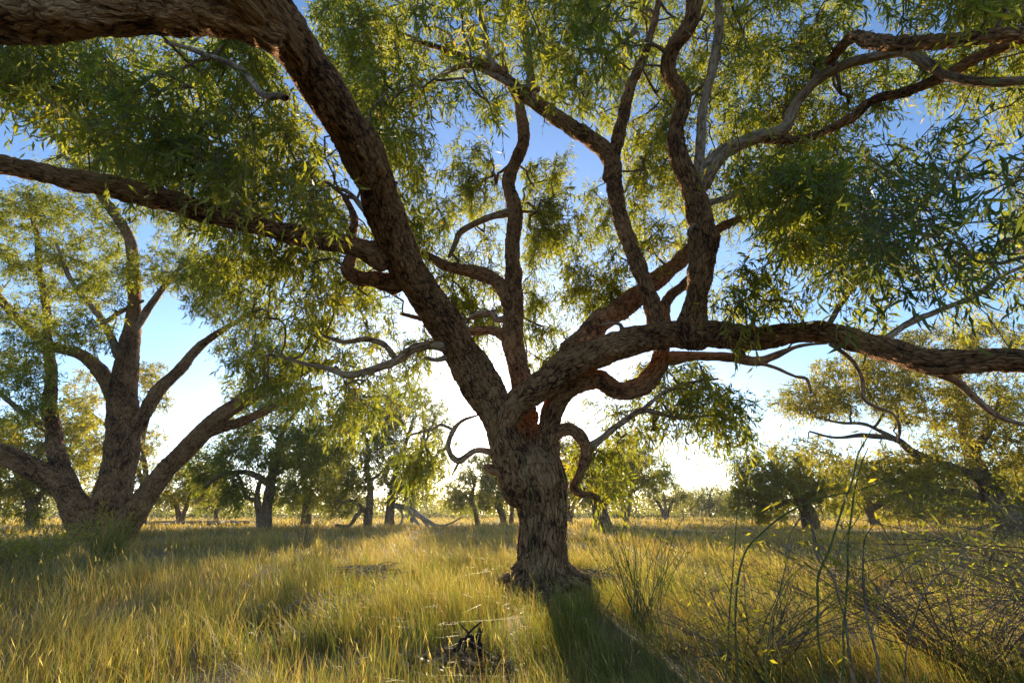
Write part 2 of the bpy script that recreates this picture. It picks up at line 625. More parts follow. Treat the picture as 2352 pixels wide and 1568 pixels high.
def leaf_parts(root, base, P, D, L, W, mat):
    """the leaves that show largest: each an object, sharing four sickle-shaped meshes one metre long"""
    if not LEAF_MESHES:
        for q in range(4):
            t = np.linspace(0, 1, 6)
            w = 0.5 * np.array([0.06, 0.75, 1.0, 0.85, 0.5, 0.0])
            cx = 0.13 * (0.6 + 0.4 * q) * np.sin(t * 2.6)
            cz = -0.10 * (q - 1) * t ** 2
            V, F = [], []
            for i in range(6):
                V += [(cx[i] - w[i] * 0.16, t[i], cz[i] + w[i] * 0.05), (cx[i], t[i], cz[i]), (cx[i] + w[i] * 0.16, t[i], cz[i] + w[i] * 0.05)]
            for i in range(5):
                F += [(i * 3, i * 3 + 1, i * 3 + 4, i * 3 + 3), (i * 3 + 1, i * 3 + 2, i * 3 + 5, i * 3 + 4)]
            LEAF_MESHES.append(mesh('leaf', np.array(V), np.array(F), None, mat, True, {'tint': np.full(len(V), (0.1, 0.45, 0.7, 0.98)[q])}))
    D = unit(D)
    for i in range(len(P)):
        o = bpy.data.objects.new('leaf', LEAF_MESHES[int(rng.choice(4, p=[0.4, 0.3, 0.2, 0.1]))])
        COL.objects.link(o)
        o.parent = root
        X = np.cross(D[i], unit(rng.normal(size=3))); X /= np.linalg.norm(X)
        Z = np.cross(X, D[i])
        k = L[i]
        M = Matrix(((X[0] * k, D[i][0] * k, Z[0] * k, P[i][0] - base[0]), (X[1] * k, D[i][1] * k, Z[1] * k, P[i][1] - base[1]),
                    (X[2] * k, D[i][2] * k, Z[2] * k, P[i][2] - base[2]), (0, 0, 0, 1)))
        o.matrix_local = M


def gathers(P, k=0.8, seed=60):
    """how likely a clump of leaves is at a place: they gather into boughs with gaps between"""
    a = vnoise(P[:, 0] / k, P[:, 2] / k, seed)
    b = vnoise(P[:, 1] / k + 7.7, P[:, 0] / k + 3.1, seed + 1)
    c = vnoise(P[:, 2] / k + 1.3, P[:, 1] / k + 5.9, seed + 2)
    return np.clip((a * 0.5 + b * 0.25 + c * 0.25 - 0.40) * 3.4, 0.12, 1)


def scatter_poly(poly, n, y0, y1):
    """n clump places in the bough whose outline is seen from the camera, between y0 and y1 metres ahead"""
    px = np.array([p[0] for p in poly]); py = np.array([p[1] for p in poly])
    X, Y, Z = [], [], []
    got = 0
    while got < n:
        x = rng.uniform(px.min(), px.max(), n * 3); y = rng.uniform(py.min(), py.max(), n * 3)
        d = rng.uniform(y0, y1, n * 3)
        k = in_poly(x, y, poly)
        k &= rng.random(n * 3) < gathers(at(x, y, d)[0])
        X.append(x[k]); Y.append(y[k]); Z.append(d[k]); got += k.sum()
    return np.concatenate(X)[:n], np.concatenate(Y)[:n], np.concatenate(Z)[:n]

# ------------------------------------------------------------------ ground
def make_ground():
    r = np.concatenate([np.linspace(0.0, 14, 70), np.geomspace(14.4, 235, 44)])
    a = np.linspace(0, 2 * math.pi, 161)[:-1]
    x = r[:, None] * np.sin(a); y = r[:, None] * np.cos(a)
    z = ground_z(x, y) * np.clip(1.3 - r[:, None] / 90, 0, 1)
    V = np.stack([x, y, z], -1).reshape(-1, 3)
    n = len(a)
    i = np.arange(len(r) - 1)[:, None] * n; j = np.arange(n)[None]; k = (j + 1) % n
    F = np.stack([i + j, i + n + j, i + n + k, i + k], -1).reshape(-1, 4)
    m, nt, bs, out = new_mat('grassy_soil')
    tc = node(nt, 'ShaderNodeTexCoord')
    a1 = node(nt, 'ShaderNodeTexNoise'); a1.inputs['Scale'].default_value = 0.35; a1.inputs['Detail'].default_value = 6
    a2 = node(nt, 'ShaderNodeTexNoise'); a2.inputs['Scale'].default_value = 22; a2.inputs['Detail'].default_value = 6
    nt.links.new(tc.outputs['Object'], a1.inputs['Vector']); nt.links.new(tc.outputs['Object'], a2.inputs['Vector'])
    f = maths(nt, 'ADD', maths(nt, 'MULTIPLY', a1.outputs[0], 0.55), maths(nt, 'MULTIPLY', a2.outputs[0], 0.45))
    nt.links.new(ramp(nt, f, [(0.3, (0.07, 0.045, 0.02)), (0.5, (0.15, 0.105, 0.04)), (0.7, (0.27, 0.19, 0.075))]), bs.inputs['Base Color'])
    bs.inputs['Roughness'].default_value = 0.95
    bp = node(nt, 'ShaderNodeBump'); bp.inputs['Distance'].default_value = 0.03
    nt.links.new(a2.outputs[0], bp.inputs['Height']); nt.links.new(bp.outputs[0], bs.inputs['Normal'])
    g = link('ground', mesh('ground', V, F, None, m, True))
    g['kind'] = 'structure'


make_ground()


def make_track():
    """a bare dirt track across the paddock, behind the trees on the right"""
    m, nt, bs, out = new_mat('red_dirt')
    tc = node(nt, 'ShaderNodeTexCoord')
    a1 = node(nt, 'ShaderNodeTexNoise'); a1.inputs['Scale'].default_value = 1.5; a1.inputs['Detail'].default_value = 6
    nt.links.new(tc.outputs['Object'], a1.inputs['Vector'])
    nt.links.new(ramp(nt, a1.outputs[0], [(0.35, (0.30, 0.17, 0.08)), (0.7, (0.46, 0.30, 0.17))]), bs.inputs['Base Color'])
    bs.inputs['Roughness'].default_value = 0.95
    xs = np.linspace(6.5, 70, 90)
    yc = 27.5 + 2.2 * (vnoise(xs / 14, xs * 0, 8) - 0.5)
    w = (0.9 + 0.7 * vnoise(xs / 3, xs * 0 + 3, 9)) * np.clip((xs - 6.5) / 4, 0.05, 1)
    rows = []
    for q in (-1, -0.4, 0.4, 1):
        yy = yc + q * w
        rows.append(np.stack([xs, yy, ground_z(xs, yy) + 0.05 - 0.03 * abs(q)], -1))
    V = np.stack(rows, 1).reshape(-1, 3)
    F = [(i * 4 + j, i * 4 + j + 1, i * 4 + 5 + j, i * 4 + 4 + j) for i in range(len(xs) - 1) for j in range(3)]
    o = link('dirt_track', mesh('dirt_track', V, np.array(F)[:, ::-1], None, m, True))
    o['kind'] = 'structure'


make_track()

# ------------------------------------------------------------------ the big tree in the middle
big = Tree('gum_tree', 'big spreading gum in the middle with thick twisting limbs over the grass', 1245, 1342)
T = big
T.limb('trunk', [(1246, 1350, 0, 62), (1244, 1300, 0, 56), (1242, 1230, 0, 54), (1239, 1165, 0, 56), (1229, 1112, 0, 73), (1216, 1080, 0, 76), (1211, 1055, 0, 62), (1208, 1030, 0, 34)],
       BARK_BUTT, step=0.022, sides=120, lump=0.10, seed=3, flare=(0.24, 0.75, 5), bury=0.12)
LIMBS = [
    # the heavy limb that leans left and then over the viewer
    ('limb', [(1195, 1110, -0.05, 44), (1176, 1050, -0.08, 42), (1159, 1000, -0.1, 34), (1143, 950, -0.1, 40), (1108, 892, -0.15, 44), (1056, 805, -0.35, 41), (985, 695, -1.0, 40), (918, 585, -1.7, 42), (878, 475, -2.3, 45), (843, 370, -2.95, 47), (776, 258, -3.6, 46), (706, 150, -4.15, 48), (636, 55, -4.6, 55), (560, -30, -4.9, 62), (470, -120, -5.1, 66), (360, -220, -5.3, 60), (280, -380, -5.4, 42), (240, -560, -5.4, 20)], BARK, 40),
    ('limb', [(622, 70, -4.62, 34), (560, 42, -4.7, 46), (480, 26, -4.75, 50), (380, 18, -4.8, 53), (250, 16, -4.85, 57), (100, 18, -4.85, 60), (-60, 22, -4.85, 62), (-300, 36, -4.8, 60), (-560, 0, -4.7, 46), (-820, -120, -4.6, 24)], BARK, 36),
    ('limb', [(1158, 1000, -0.15, 28), (1166, 955, -0.25, 36), (1190, 918, -0.3, 38), (1240, 888, -0.3, 41), (1292, 848, -0.3, 43), (1360, 815, -0.3, 43), (1440, 790, -0.3, 39), (1520, 769, -0.35, 36), (1590, 765, -0.5, 37), (1660, 771, -0.75, 39), (1740, 778, -1.1, 33), (1830, 764, -1.5, 32), (1910, 764, -1.8, 32), (1990, 790, -2.1, 35), (2060, 810, -2.4, 35), (2130, 830, -2.65, 36), (2200, 830, -2.8, 34), (2280, 828, -2.95, 34), (2352, 832, -3.1, 33), (2480, 835, -3.3, 31), (2660, 815, -3.45, 25), (2860, 760, -3.5, 17), (3060, 660, -3.5, 8)], BARK, 40),
    ('limb', [(1216, 1110, 0.05, 40), (1213, 1050, 0.2, 34), (1208, 985, 0.4, 28), (1199, 900, 0.55, 28), (1183, 800, 0.6, 27), (1180, 720, 0.65, 24), (1178, 640, 0.7, 21), (1180, 560, 0.75, 18.5), (1184, 490, 0.8, 18), (1168, 420, 0.8, 18), (1186, 370, 0.85, 17), (1205, 320, 0.85, 15), (1196, 260, 0.9, 13), (1185, 222, 0.9, 11), (1163, 175, 0.9, 8), (1150, 120, 0.8, 5)], BARK, 26),
    ('limb', [(1252, 1120, 0.0, 40), (1254, 1050, 0.05, 33), (1257, 985, 0.1, 27), (1285, 912, 0.1, 27), (1330, 876, 0.1, 27), (1380, 870, 0.15, 24), (1425, 896, 0.2, 24), (1482, 884, 0.2, 24), (1518, 845, 0.25, 22), (1524, 800, 0.3, 17), (1528, 740, 0.4, 14), (1535, 690, 0.5, 12), (1570, 652, 0.6, 11), (1605, 615, 0.7, 10)], BARK, 24),
    ('limb', [(1225, 905, -0.1, 28), (1272, 855, 0.05, 34), (1325, 795, 0.35, 34), (1380, 742, 0.7, 33), (1440, 692, 0.9, 32), (1500, 650, 1.0, 26), (1560, 603, 1.1, 22), (1600, 560, 1.2, 19), (1660, 522, 1.3, 13), (1740, 490, 1.4, 8)], BARK, 28),
    ('limb', [(1590, 770, -0.5, 38), (1600, 690, -0.65, 27), (1610, 620, -0.8, 32), (1614, 540, -0.95, 36), (1598, 450, -1.15, 30), (1570, 375, -1.35, 25), (1552, 305, -1.55, 21), (1570, 230, -1.8, 20), (1536, 165, -2.1, 18), (1545, 110, -2.35, 18), (1580, 60, -2.6, 20), (1596, 0, -2.8, 22), (1600, -80, -3.0, 22)], BARK, 30),
    ('limb', [(1516, 782, -0.3, 26), (1505, 740, -0.2, 25), (1482, 655, -0.1, 23), (1442, 545, 0.0, 24), (1416, 450, 0.1, 22), (1404, 372, 0.1, 24), (1370, 328, 0.0, 23), (1310, 290, -0.1, 22), (1240, 240, -0.25, 20), (1180, 200, -0.4, 18), (1130, 155, -0.55, 14), (1062, 130, -0.7, 9), (1000, 108, -0.8, 7), (950, 98, -0.9, 5)], BARK, 26),
    ('limb', [(1400, 405, 0.1, 18), (1408, 360, 0.08, 20), (1420, 312, 0.0, 19), (1436, 248, -0.1, 16), (1452, 190, -0.3, 14), (1476, 140, -0.5, 12), (1500, 60, -0.7, 9), (1520, -30, -0.9, 7)], BARK, 18),
    ('limb', [(1600, 440, -1.15, 18), (1608, 340, -1.2, 13), (1616, 240, -1.25, 11), (1640, 140, -1.4, 12), (1652, 60, -1.6, 11), (1650, -20, -1.8, 10)], BARK_SMOOTH, 16),
    ('limb', [(1608, 415, -1.1, 26), (1648, 362, -1.15, 21), (1700, 329, -1.25, 18), (1760, 312, -1.4, 17), (1802, 292, -1.5, 15), (1830, 235, -1.65, 13), (1880, 182, -1.85, 13), (1940, 150, -2.05, 13), (2000, 132, -2.25, 13), (2080, 120, -2.5, 14), (2130, 148, -2.65, 13), (2190, 180, -2.8, 12), (2270, 190, -2.95, 12), (2400, 172, -3.1, 12), (2600, 110, -3.2, 8), (2760, 20, -3.2, 4)], BARK_SMOOTH, 18),
    ('limb', [(1765, 315, -1.4, 14), (1832, 323, -1.55, 10), (1900, 300, -1.75, 10), (1960, 268, -1.95, 11), (2005, 230, -2.1, 11), (2080, 210, -2.35, 12), (2160, 180, -2.6, 13), (2250, 130, -2.85, 14), (2352, 88, -3.1, 14), (2460, 60, -3.3, 13), (2640, -10, -3.4, 8), (2760, -90, -3.4, 4)], BARK, 18),
    ('limb', [(1905, 140, -2.0, 9), (1960, 84, -2.6, 14), (2000, 97, -2.8, 17), (2080, 101, -3.05, 18), (2180, 95, -3.25, 18), (2270, 85, -3.4, 17), (2400, 70, -3.5, 16), (2580, 40, -3.5, 10), (2720, -30, -3.5, 5)], BARK, 18),
    ('limb', [(878, 590, -1.75, 30), (800, 562, -2.0, 25), (700, 545, -2.3, 24), (600, 520, -2.6, 24), (480, 490, -2.9, 26), (390, 462, -3.1, 26), (300, 442, -3.3, 28), (200, 420, -3.5, 27), (100, 396, -3.65, 24), (0, 380, -3.8, 22), (-140, 360, -4.0, 20), (-340, 300, -4.1, 15), (-520, 200, -4.1, 7)], BARK, 24),
    ('limb', [(905, 650, -1.3, 24), (868, 643, -1.25, 21), (830, 640, -1.2, 19), (800, 624, -1.2, 17), (808, 585, -1.15, 14), (806, 545, -1.15, 12), (815, 505, -1.15, 9), (790, 450, -1.1, 6)], BARK, 18),
    ('limb', [(1015, 793, -0.6, 14), (985, 793, -0.5, 11.5), (945, 803, -0.45, 12), (905, 830, -0.35, 11.5), (850, 850, -0.2, 10), (800, 862, -0.1, 9), (755, 846, 0, 7), (700, 836, 0.2, 5), (640, 815, 0.3, 4)], BARK_SMOOTH, 12),
    ('limb', [(902, 815, -0.35, 8), (880, 790, -0.3, 8), (840, 778, -0.2, 7), (790, 785, -0.1, 6), (740, 770, 0, 4)], BARK_SMOOTH, 10),
    ('limb', [(1020, 822, -0.5, 7), (1000, 827, -0.55, 6), (975, 820, -0.6, 4)], BARK_SMOOTH, 10),
    ('limb', [(1172, 695, 0.65, 20), (1140, 648, 0.7, 18), (1092, 625, 0.75, 17), (1032, 611, 0.8, 14), (980, 585, 0.85, 10), (930, 560, 0.9, 6)], BARK, 16),
    ('limb', [(1172, 488, 0.8, 11), (1120, 500, 0.85, 9), (1062, 530, 0.9, 9), (1046, 560, 0.95, 7), (1030, 590, 1.0, 5)], BARK_SMOOTH, 10),
    ('limb', [(1172, 778, 0.6, 15), (1130, 759, 0.55, 12), (1085, 762, 0.5, 12), (1040, 750, 0.5, 9), (980, 735, 0.6, 6), (920, 720, 0.7, 4)], BARK, 14),
    ('limb', [(1165, 730, 0.65, 9), (1140, 735, 0.6, 8), (1130, 720, 0.6, 7), (1095, 722, 0.6, 6), (1070, 735, 0.7, 4)], BARK_SMOOTH, 10),
    ('limb', [(1228, 235, -0.3, 12), (1215, 150, -0.5, 12), (1205, 60, -0.75, 11), (1200, -40, -1.0, 9)], BARK_SMOOTH, 10),
    ('limb', [(1135, 160, -0.55, 10), (1118, 105, -0.7, 9), (1105, 40, -0.9, 8), (1090, -40, -1.1, 7)], BARK_SMOOTH, 10),
    ('limb', [(1232, 205, -0.4, 9), (1180, 198, -0.5, 9), (1120, 165, -0.5, 8), (1070, 150, -0.5, 8), (1020, 170, -0.5, 7), (970, 215, -0.45, 5), (940, 245, -0.4, 3)], BARK_SMOOTH, 10),
    ('limb', [(1545, 822, 0.25, 16), (1600, 818, 0.15, 12), (1680, 821, 0, 13), (1740, 830, -0.1, 13), (1775, 818, -0.2, 10), (1830, 797, -0.35, 5), (1900, 788, -0.5, 3)], BARK_SMOOTH, 12),
    ('limb', [(1720, 832, -0.1, 7), (1770, 840, -0.2, 4.5), (1825, 864, -0.3, 4), (1852, 870, -0.35, 5), (1862, 902, -0.4, 3.5)], BARK_SMOOTH, 8),
    ('limb', [(1692, 790, -0.9, 15), (1700, 812, -0.9, 13), (1692, 830, -0.85, 9)], BARK, 14),
    ('limb', [(1900, 752, -1.75, 7), (1930, 700, -1.8, 7), (1965, 650, -1.85, 7), (1985, 600, -1.9, 6), (2010, 520, -2.0, 4)], BARK_SMOOTH, 10),
    ('limb', [(2040, 775, -2.3, 8), (2090, 740, -2.3, 8), (2160, 712, -2.4, 7), (2240, 680, -2.5, 7), (2290, 640, -2.6, 5), (2380, 600, -2.7, 4)], BARK_SMOOTH, 10),
    ('limb', [(2140, 850, -2.65, 11), (2200, 878, -2.6, 10), (2240, 915, -2.55, 9), (2290, 955, -2.5, 8), (2352, 975, -2.5, 6), (2440, 990, -2.5, 4)], BARK_SMOOTH, 10),
    ('limb', [(1910, 790, -1.8, 6), (1955, 825, -1.8, 5.5), (1980, 870, -1.8, 5.5), (1988, 920, -1.8, 5), (2050, 950, -1.8, 4), (2066, 985, -1.8, 4), (2062, 1015, -1.8, 2.5)], BARK_SMOOTH, 8),
    ('limb', [(1726, 768, -1.1, 6), (1733, 720, -1.1, 5), (1735, 660, -1.1, 4)], BARK_SMOOTH, 8),
    ('limb', [(1266, 1000, 0.1, 17), (1310, 985, 0.15, 16), (1343, 1020, 0.15, 16), (1341, 1055, 0.15, 15), (1330, 1092, 0.15, 11), (1317, 1120, 0.2, 10), (1338, 1134, 0.2, 9), (1368, 1140, 0.25, 7), (1380, 1165, 0.3, 5)], BARK, 14),
    ('limb', [(1347, 1035, 0.15, 12), (1388, 1002, 0.2, 9), (1432, 968, 0.25, 8), (1480, 942, 0.3, 7), (1560, 960, 0.35, 5), (1640, 952, 0.4, 3.5)], BARK_SMOOTH, 10),
    ('limb', [(1472, 945, 0.3, 6), (1520, 905, 0.35, 5), (1580, 880, 0.4, 4), (1650, 870, 0.45, 3)], BARK_SMOOTH, 8),
    ('limb', [(1175, 1080, -0.1, 19), (1136, 1076, -0.15, 15), (1112, 1071, -0.15, 9)], BARK, 18),
    ('limb', [(1150, 1046, 0.1, 11), (1096, 1034, 0.1, 8), (1054, 1058, 0.1, 9), (1030, 1030, 0.1, 7), (1040, 990, 0.15, 7), (1062, 966, 0.15, 5), (1100, 952, 0.2, 2.5)], BARK_SMOOTH, 10),
    ('limb', [(1056, 1056, 0.1, 5), (1038, 1090, 0.1, 2)], BARK_SMOOTH, 8),
    ('limb', [(1038, 985, 0.15, 4), (1010, 975, 0.1, 4), (985, 990, 0.05, 3), (965, 975, 0, 2)], BARK_SMOOTH, 8),
    ('limb', [(872, 525, -2.0, 10), (836, 482, -1.9, 8), (800, 442, -1.8, 6), (766, 430, -1.7, 4)], BARK_SMOOTH, 8),
    ('limb', [(1420, 800, -0.3, 8), (1428, 752, -0.3, 6), (1410, 742, -0.3, 4), (1380, 746, -0.3, 3)], BARK_SMOOTH, 8),
    ('limb', [(1622, 560, -0.9, 12), (1590, 545, -1.0, 9), (1585, 530, -1.05, 7), (1595, 515, -1.1, 5)], BARK_SMOOTH, 8),
    ('limb', [(1615, 470, -1.1, 9), (1680, 450, -1.1, 8), (1740, 425, -1.2, 6), (1800, 400, -1.3, 4)], BARK_SMOOTH, 8),
    ('limb', [(655, 225, -4.0, 9), (600, 215, -3.8, 9), (555, 160, -3.6, 8), (480, 128, -3.5, 7), (380, 95, -3.4, 5)], BARK_SMOOTH, 10),
    ('limb', [(640, 545, -2.4, 10), (560, 478, -2.2, 9), (500, 420, -2.0, 7), (400, 360, -1.6, 5), (280, 330, -1.3, 4)], BARK_SMOOTH, 10),
]
# roots that spread from the butt
for q, (dx, dy, ln) in enumerate(((-0.9, -0.45, 0.75), (-0.25, -1.0, 0.6), (0.55, -0.85, 0.8), (1.0, -0.2, 0.85), (0.6, 0.8, 0.6), (-0.7, 0.7, 0.6))):
    d = np.array([dx, dy, 0]) / math.hypot(dx, dy)
    b = T.base + [0, 0, 0.02]
    C, r = spline([b + d * 0.12 + [0, 0, 0.44], b + d * 0.27 + [0, 0, 0.22], b + d * (0.27 + ln * 0.35) + [0, 0, 0.07], b + d * (0.3 + ln * 0.75) + np.array([-d[1], d[0], 0]) * 0.10 * (-1) ** q + [0, 0, -0.01], b + d * (0.3 + ln) + [0, 0, -0.08]],
                  [0.13, 0.12, 0.085, 0.05, 0.03], 0.03)
    acc = Acc()
    tube(acc, C, r, 28, 0.25, 300 + q)
    acc.build('root', BARK_BUTT, T.root, T.base, smooth=True)
SLIM = [1.0, 1.0, 0.76, 0.87, 0.9, 0.78, 0.83, 0.77, 0.78]
for q, (nm, pts, mt, sd) in enumerate(LIMBS):
    pts = [(a, b, c, r * (SLIM[q] if q < 9 else 0.86)) for a, b, c, r in pts]
    real = mt is BARK
    T.limb(nm, pts, mt, step=0.036 if real else 0.06, sides=int(sd * 1.4) if real else sd, lump=0.21 if real else 0.15, seed=20 + q * 3, nodes_from=0.45 if q < 9 else 0.25)

# crown: outlines of its boughs, number of leaf clumps and how far ahead they hang
BOUGHS = [
    # top left, over and behind the leaning limb
    ([(-160, 60), (600, 60), (700, 250), (850, 560), (760, 545), (600, 505), (460, 470), (330, 420), (240, 370), (140, 260), (60, 210), (-160, 170)], 330, 3.6, 8.0),
    ([(340, 470), (480, 500), (640, 540), (860, 590), (890, 650), (1000, 790), (960, 880), (820, 900), (720, 850), (640, 760), (470, 720), (450, 600), (520, 560)], 150, 5.8, 9.8),
    ([(720, -60), (960, -60), (965, 200), (955, 430), (1000, 620), (940, 570), (880, 430), (800, 290), (720, 130)], 190, 5.0, 9.0),
    # top centre
    ([(930, -120), (1560, -120), (1570, 200), (1540, 330), (1460, 340), (1400, 300), (1330, 250), (1240, 215), (1200, 240), (1110, 265), (1020, 235), (960, 180)], 270, 3.8, 8.2),
    # the bright middle, behind the limbs
    ([(985, 400), (1060, 300), (1110, 330), (1150, 390), (1150, 520), (1155, 640), (1130, 860), (1060, 780), (990, 640), (955, 540)], 110, 8.4, 10.5),
    ([(1215, 345), (1290, 380), (1300, 450), (1290, 560), (1230, 560), (1240, 660), (1285, 760), (1270, 830), (1215, 860), (1210, 600)], 85, 8.4, 10.5),
    ([(1330, 440), (1400, 430), (1440, 560), (1480, 660), (1420, 690), (1330, 720), (1290, 690), (1300, 580)], 60, 8.2, 10.0),
    # right
    ([(1430, 300), (1560, 310), (1600, 460), (1580, 570), (1480, 600), (1440, 520)], 70, 7.4, 9.5),
    ([(1570, -120), (1980, -120), (1960, 60), (1990, 130), (2100, 200), (2000, 260), (1880, 330), (1960, 400), (1900, 520), (1800, 545), (1700, 520), (1640, 540), (1630, 420), (1590, 300)], 330, 4.4, 8.2),
    ([(1960, -120), (2520, -120), (2520, 190), (2380, 210), (2250, 200), (2150, 210), (2060, 170), (2080, 90), (1990, 20)], 130, 3.6, 6.5),
    ([(1850, 330), (1990, 310), (2130, 300), (2260, 210), (2520, 190), (2520, 640), (2260, 690), (2110, 660), (2030, 600), (1900, 590), (1800, 540), (1830, 450)], 70, 4.6, 6.6),
    ([(1780, 470), (1950, 480), (2060, 640), (2040, 720), (1960, 690), (1900, 600), (1810, 600)], 45, 4.6, 6.4),
    ([(1640, 620), (1700, 590), (1790, 610), (1800, 700), (1700, 740), (1640, 700)], 16, 5.4, 6.4),
    # the bough that hangs right of the trunk
    ([(1290, 930), (1400, 850), (1500, 825), (1600, 835), (1690, 890), (1720, 960), (1745, 1040), (1600, 1010), (1500, 985), (1420, 985), (1350, 1015), (1290, 990)], 62, 7.0, 9.2),
    ([(1320, 1030), (1430, 1000), (1480, 1060), (1440, 1130), (1380, 1120), (1330, 1080)], 14, 7.6, 8.6),
    # low on the left
    ([(560, 790), (700, 830), (820, 880), (960, 850), (1000, 870), (900, 930), (800, 960), (640, 900), (540, 860)], 40, 6.6, 9.2),
    ([(930, 1000), (1000, 970), (1060, 1010), (1030, 1060), (950, 1080)], 9, 7.2, 7.8),
]
xs, ys, ds = [], [], []
for poly, n, y0, y1 in BOUGHS:
    a, b, c = scatter_poly(poly, int(n * 1.5), y0, y1)
    xs.append(a); ys.append(b); ds.append(c)
x, y, d = np.concatenate(xs), np.concatenate(ys), np.concatenate(ds)
# leaves hang clear of the big limbs: whatever would sit in front of one is moved behind it
for C, R in T.clear[:17]:
    u, w, t = project(C)
    ok = t > 0.5
    u, w, t, r = u[ok], w[ok], t[ok], (R[ok] / t[ok]) * FPX
    dd = np.sqrt((x[:, None] - u) ** 2 + (y[:, None] - w) ** 2) - r
    i = dd.argmin(1)
    Yl = C[ok][i, 1]
    hit = (dd[np.arange(len(x)), i] < 44) & (d < Yl + 0.45)
    d = np.where(hit, Yl + 0.5 + rng.random(len(x)) * 1.6, d)
P, t = at(x, y, d)
P = P + rng.normal(size=P.shape) * 0.08
R = 0.22 + 0.13 * rng.random(len(P))
N_MAIN = T.crown(P, R, 8, 11, (0.095, 0.168, 0.145, 0.07), 0.9, LEAF, wig=0.18, tip_r=0.0058, max_r=0.04, twig_share=0.35)
# the bough that hangs close by on the right: fewer, larger leaves, their colour darkened for the canopy's shade
x, y, d = scatter_poly([(1880, 420), (2000, 380), (2090, 330), (2200, 260), (2300, 210), (2480, 200), (2480, 640), (2260, 680), (2130, 650), (2040, 600), (1930, 560)], 74, 2.7, 4.9)
P, t = at(x, y, d)
T.crown(P + rng.normal(size=P.shape) * 0.1, 0.26 + 0.12 * rng.random(len(P)), 5, 9, (0.08, 0.14, 0.13, 0.06), 0.8, LEAF_NEAR_SHADED, parts=270, near_mat=LEAF_NEAR_SHADED, wig=0.16, tip_r=0.003, max_r=0.02)
# and a few sprays closer still
x, y, d = scatter_poly([(2250, 280), (2400, 260), (2400, 470), (2280, 440)], 5, 1.5, 1.9)
P, t = at(x, y, d)
T.crown(P, np.full(len(P), 0.13), 3, 4, (0.08, 0.12, 0.17, 0.06), 0.5, LEAF_NEAR_SHADED, parts=30, near_mat=LEAF_NEAR_SHADED, tip_r=0.002, max_r=0.01)

# ------------------------------------------------------------------ other trees
def blobs(ell, Y, spread=0.55, clump=0.5, dens=1.0):
    """clump places inside ellipsoids given by their outline (cx, cy, rx, ry) round a tree Y metres ahead"""
    out = []
    for e in ell:
        cx, cyy, rx, ry = e[:4]
        dy = e[4] if len(e) > 4 else 0.0
        n = max(6, int(dens * rx * ry / (clump * FPX / Y) ** 2 * 5.0))
        v = unit(rng.normal(size=(n, 3))) * (0.35 + 0.65 * rng.random((n, 1)) ** 0.5)
        # a ragged underside and flat-topped layers
        v[:, 1] = np.where(v[:, 1] > 0.3, v[:, 1] * 0.85, v[:, 1])
        depth = Y + dy + v[:, 2] * rx * Y / FPX * spread * 1.6
        P, _ = at(cx + v[:, 0] * rx, cyy + v[:, 1] * ry, depth)
        P[:, 2] = np.maximum(P[:, 2], 0.7)
        out.append(P)
    return np.concatenate(out)


def grow(T, ell, mat, clump=0.5, dens=1.0, per=5, n_leaf=8, leaf=(0.17, 0.29, 0.22, 0.10), droop=0.45, spread=0.55, tip=0.008, tone=None, share=0.08):
    P = blobs(ell, T.Y, spread, clump, dens)
    R = clump * (0.6 + 0.5 * rng.random(len(P)))
    return T.crown(P, R, per, n_leaf, leaf, droop, mat, tip_r=tip, twig_share=share, max_r=0.09, wig=0.14, twig_mat=BARK_FAR)


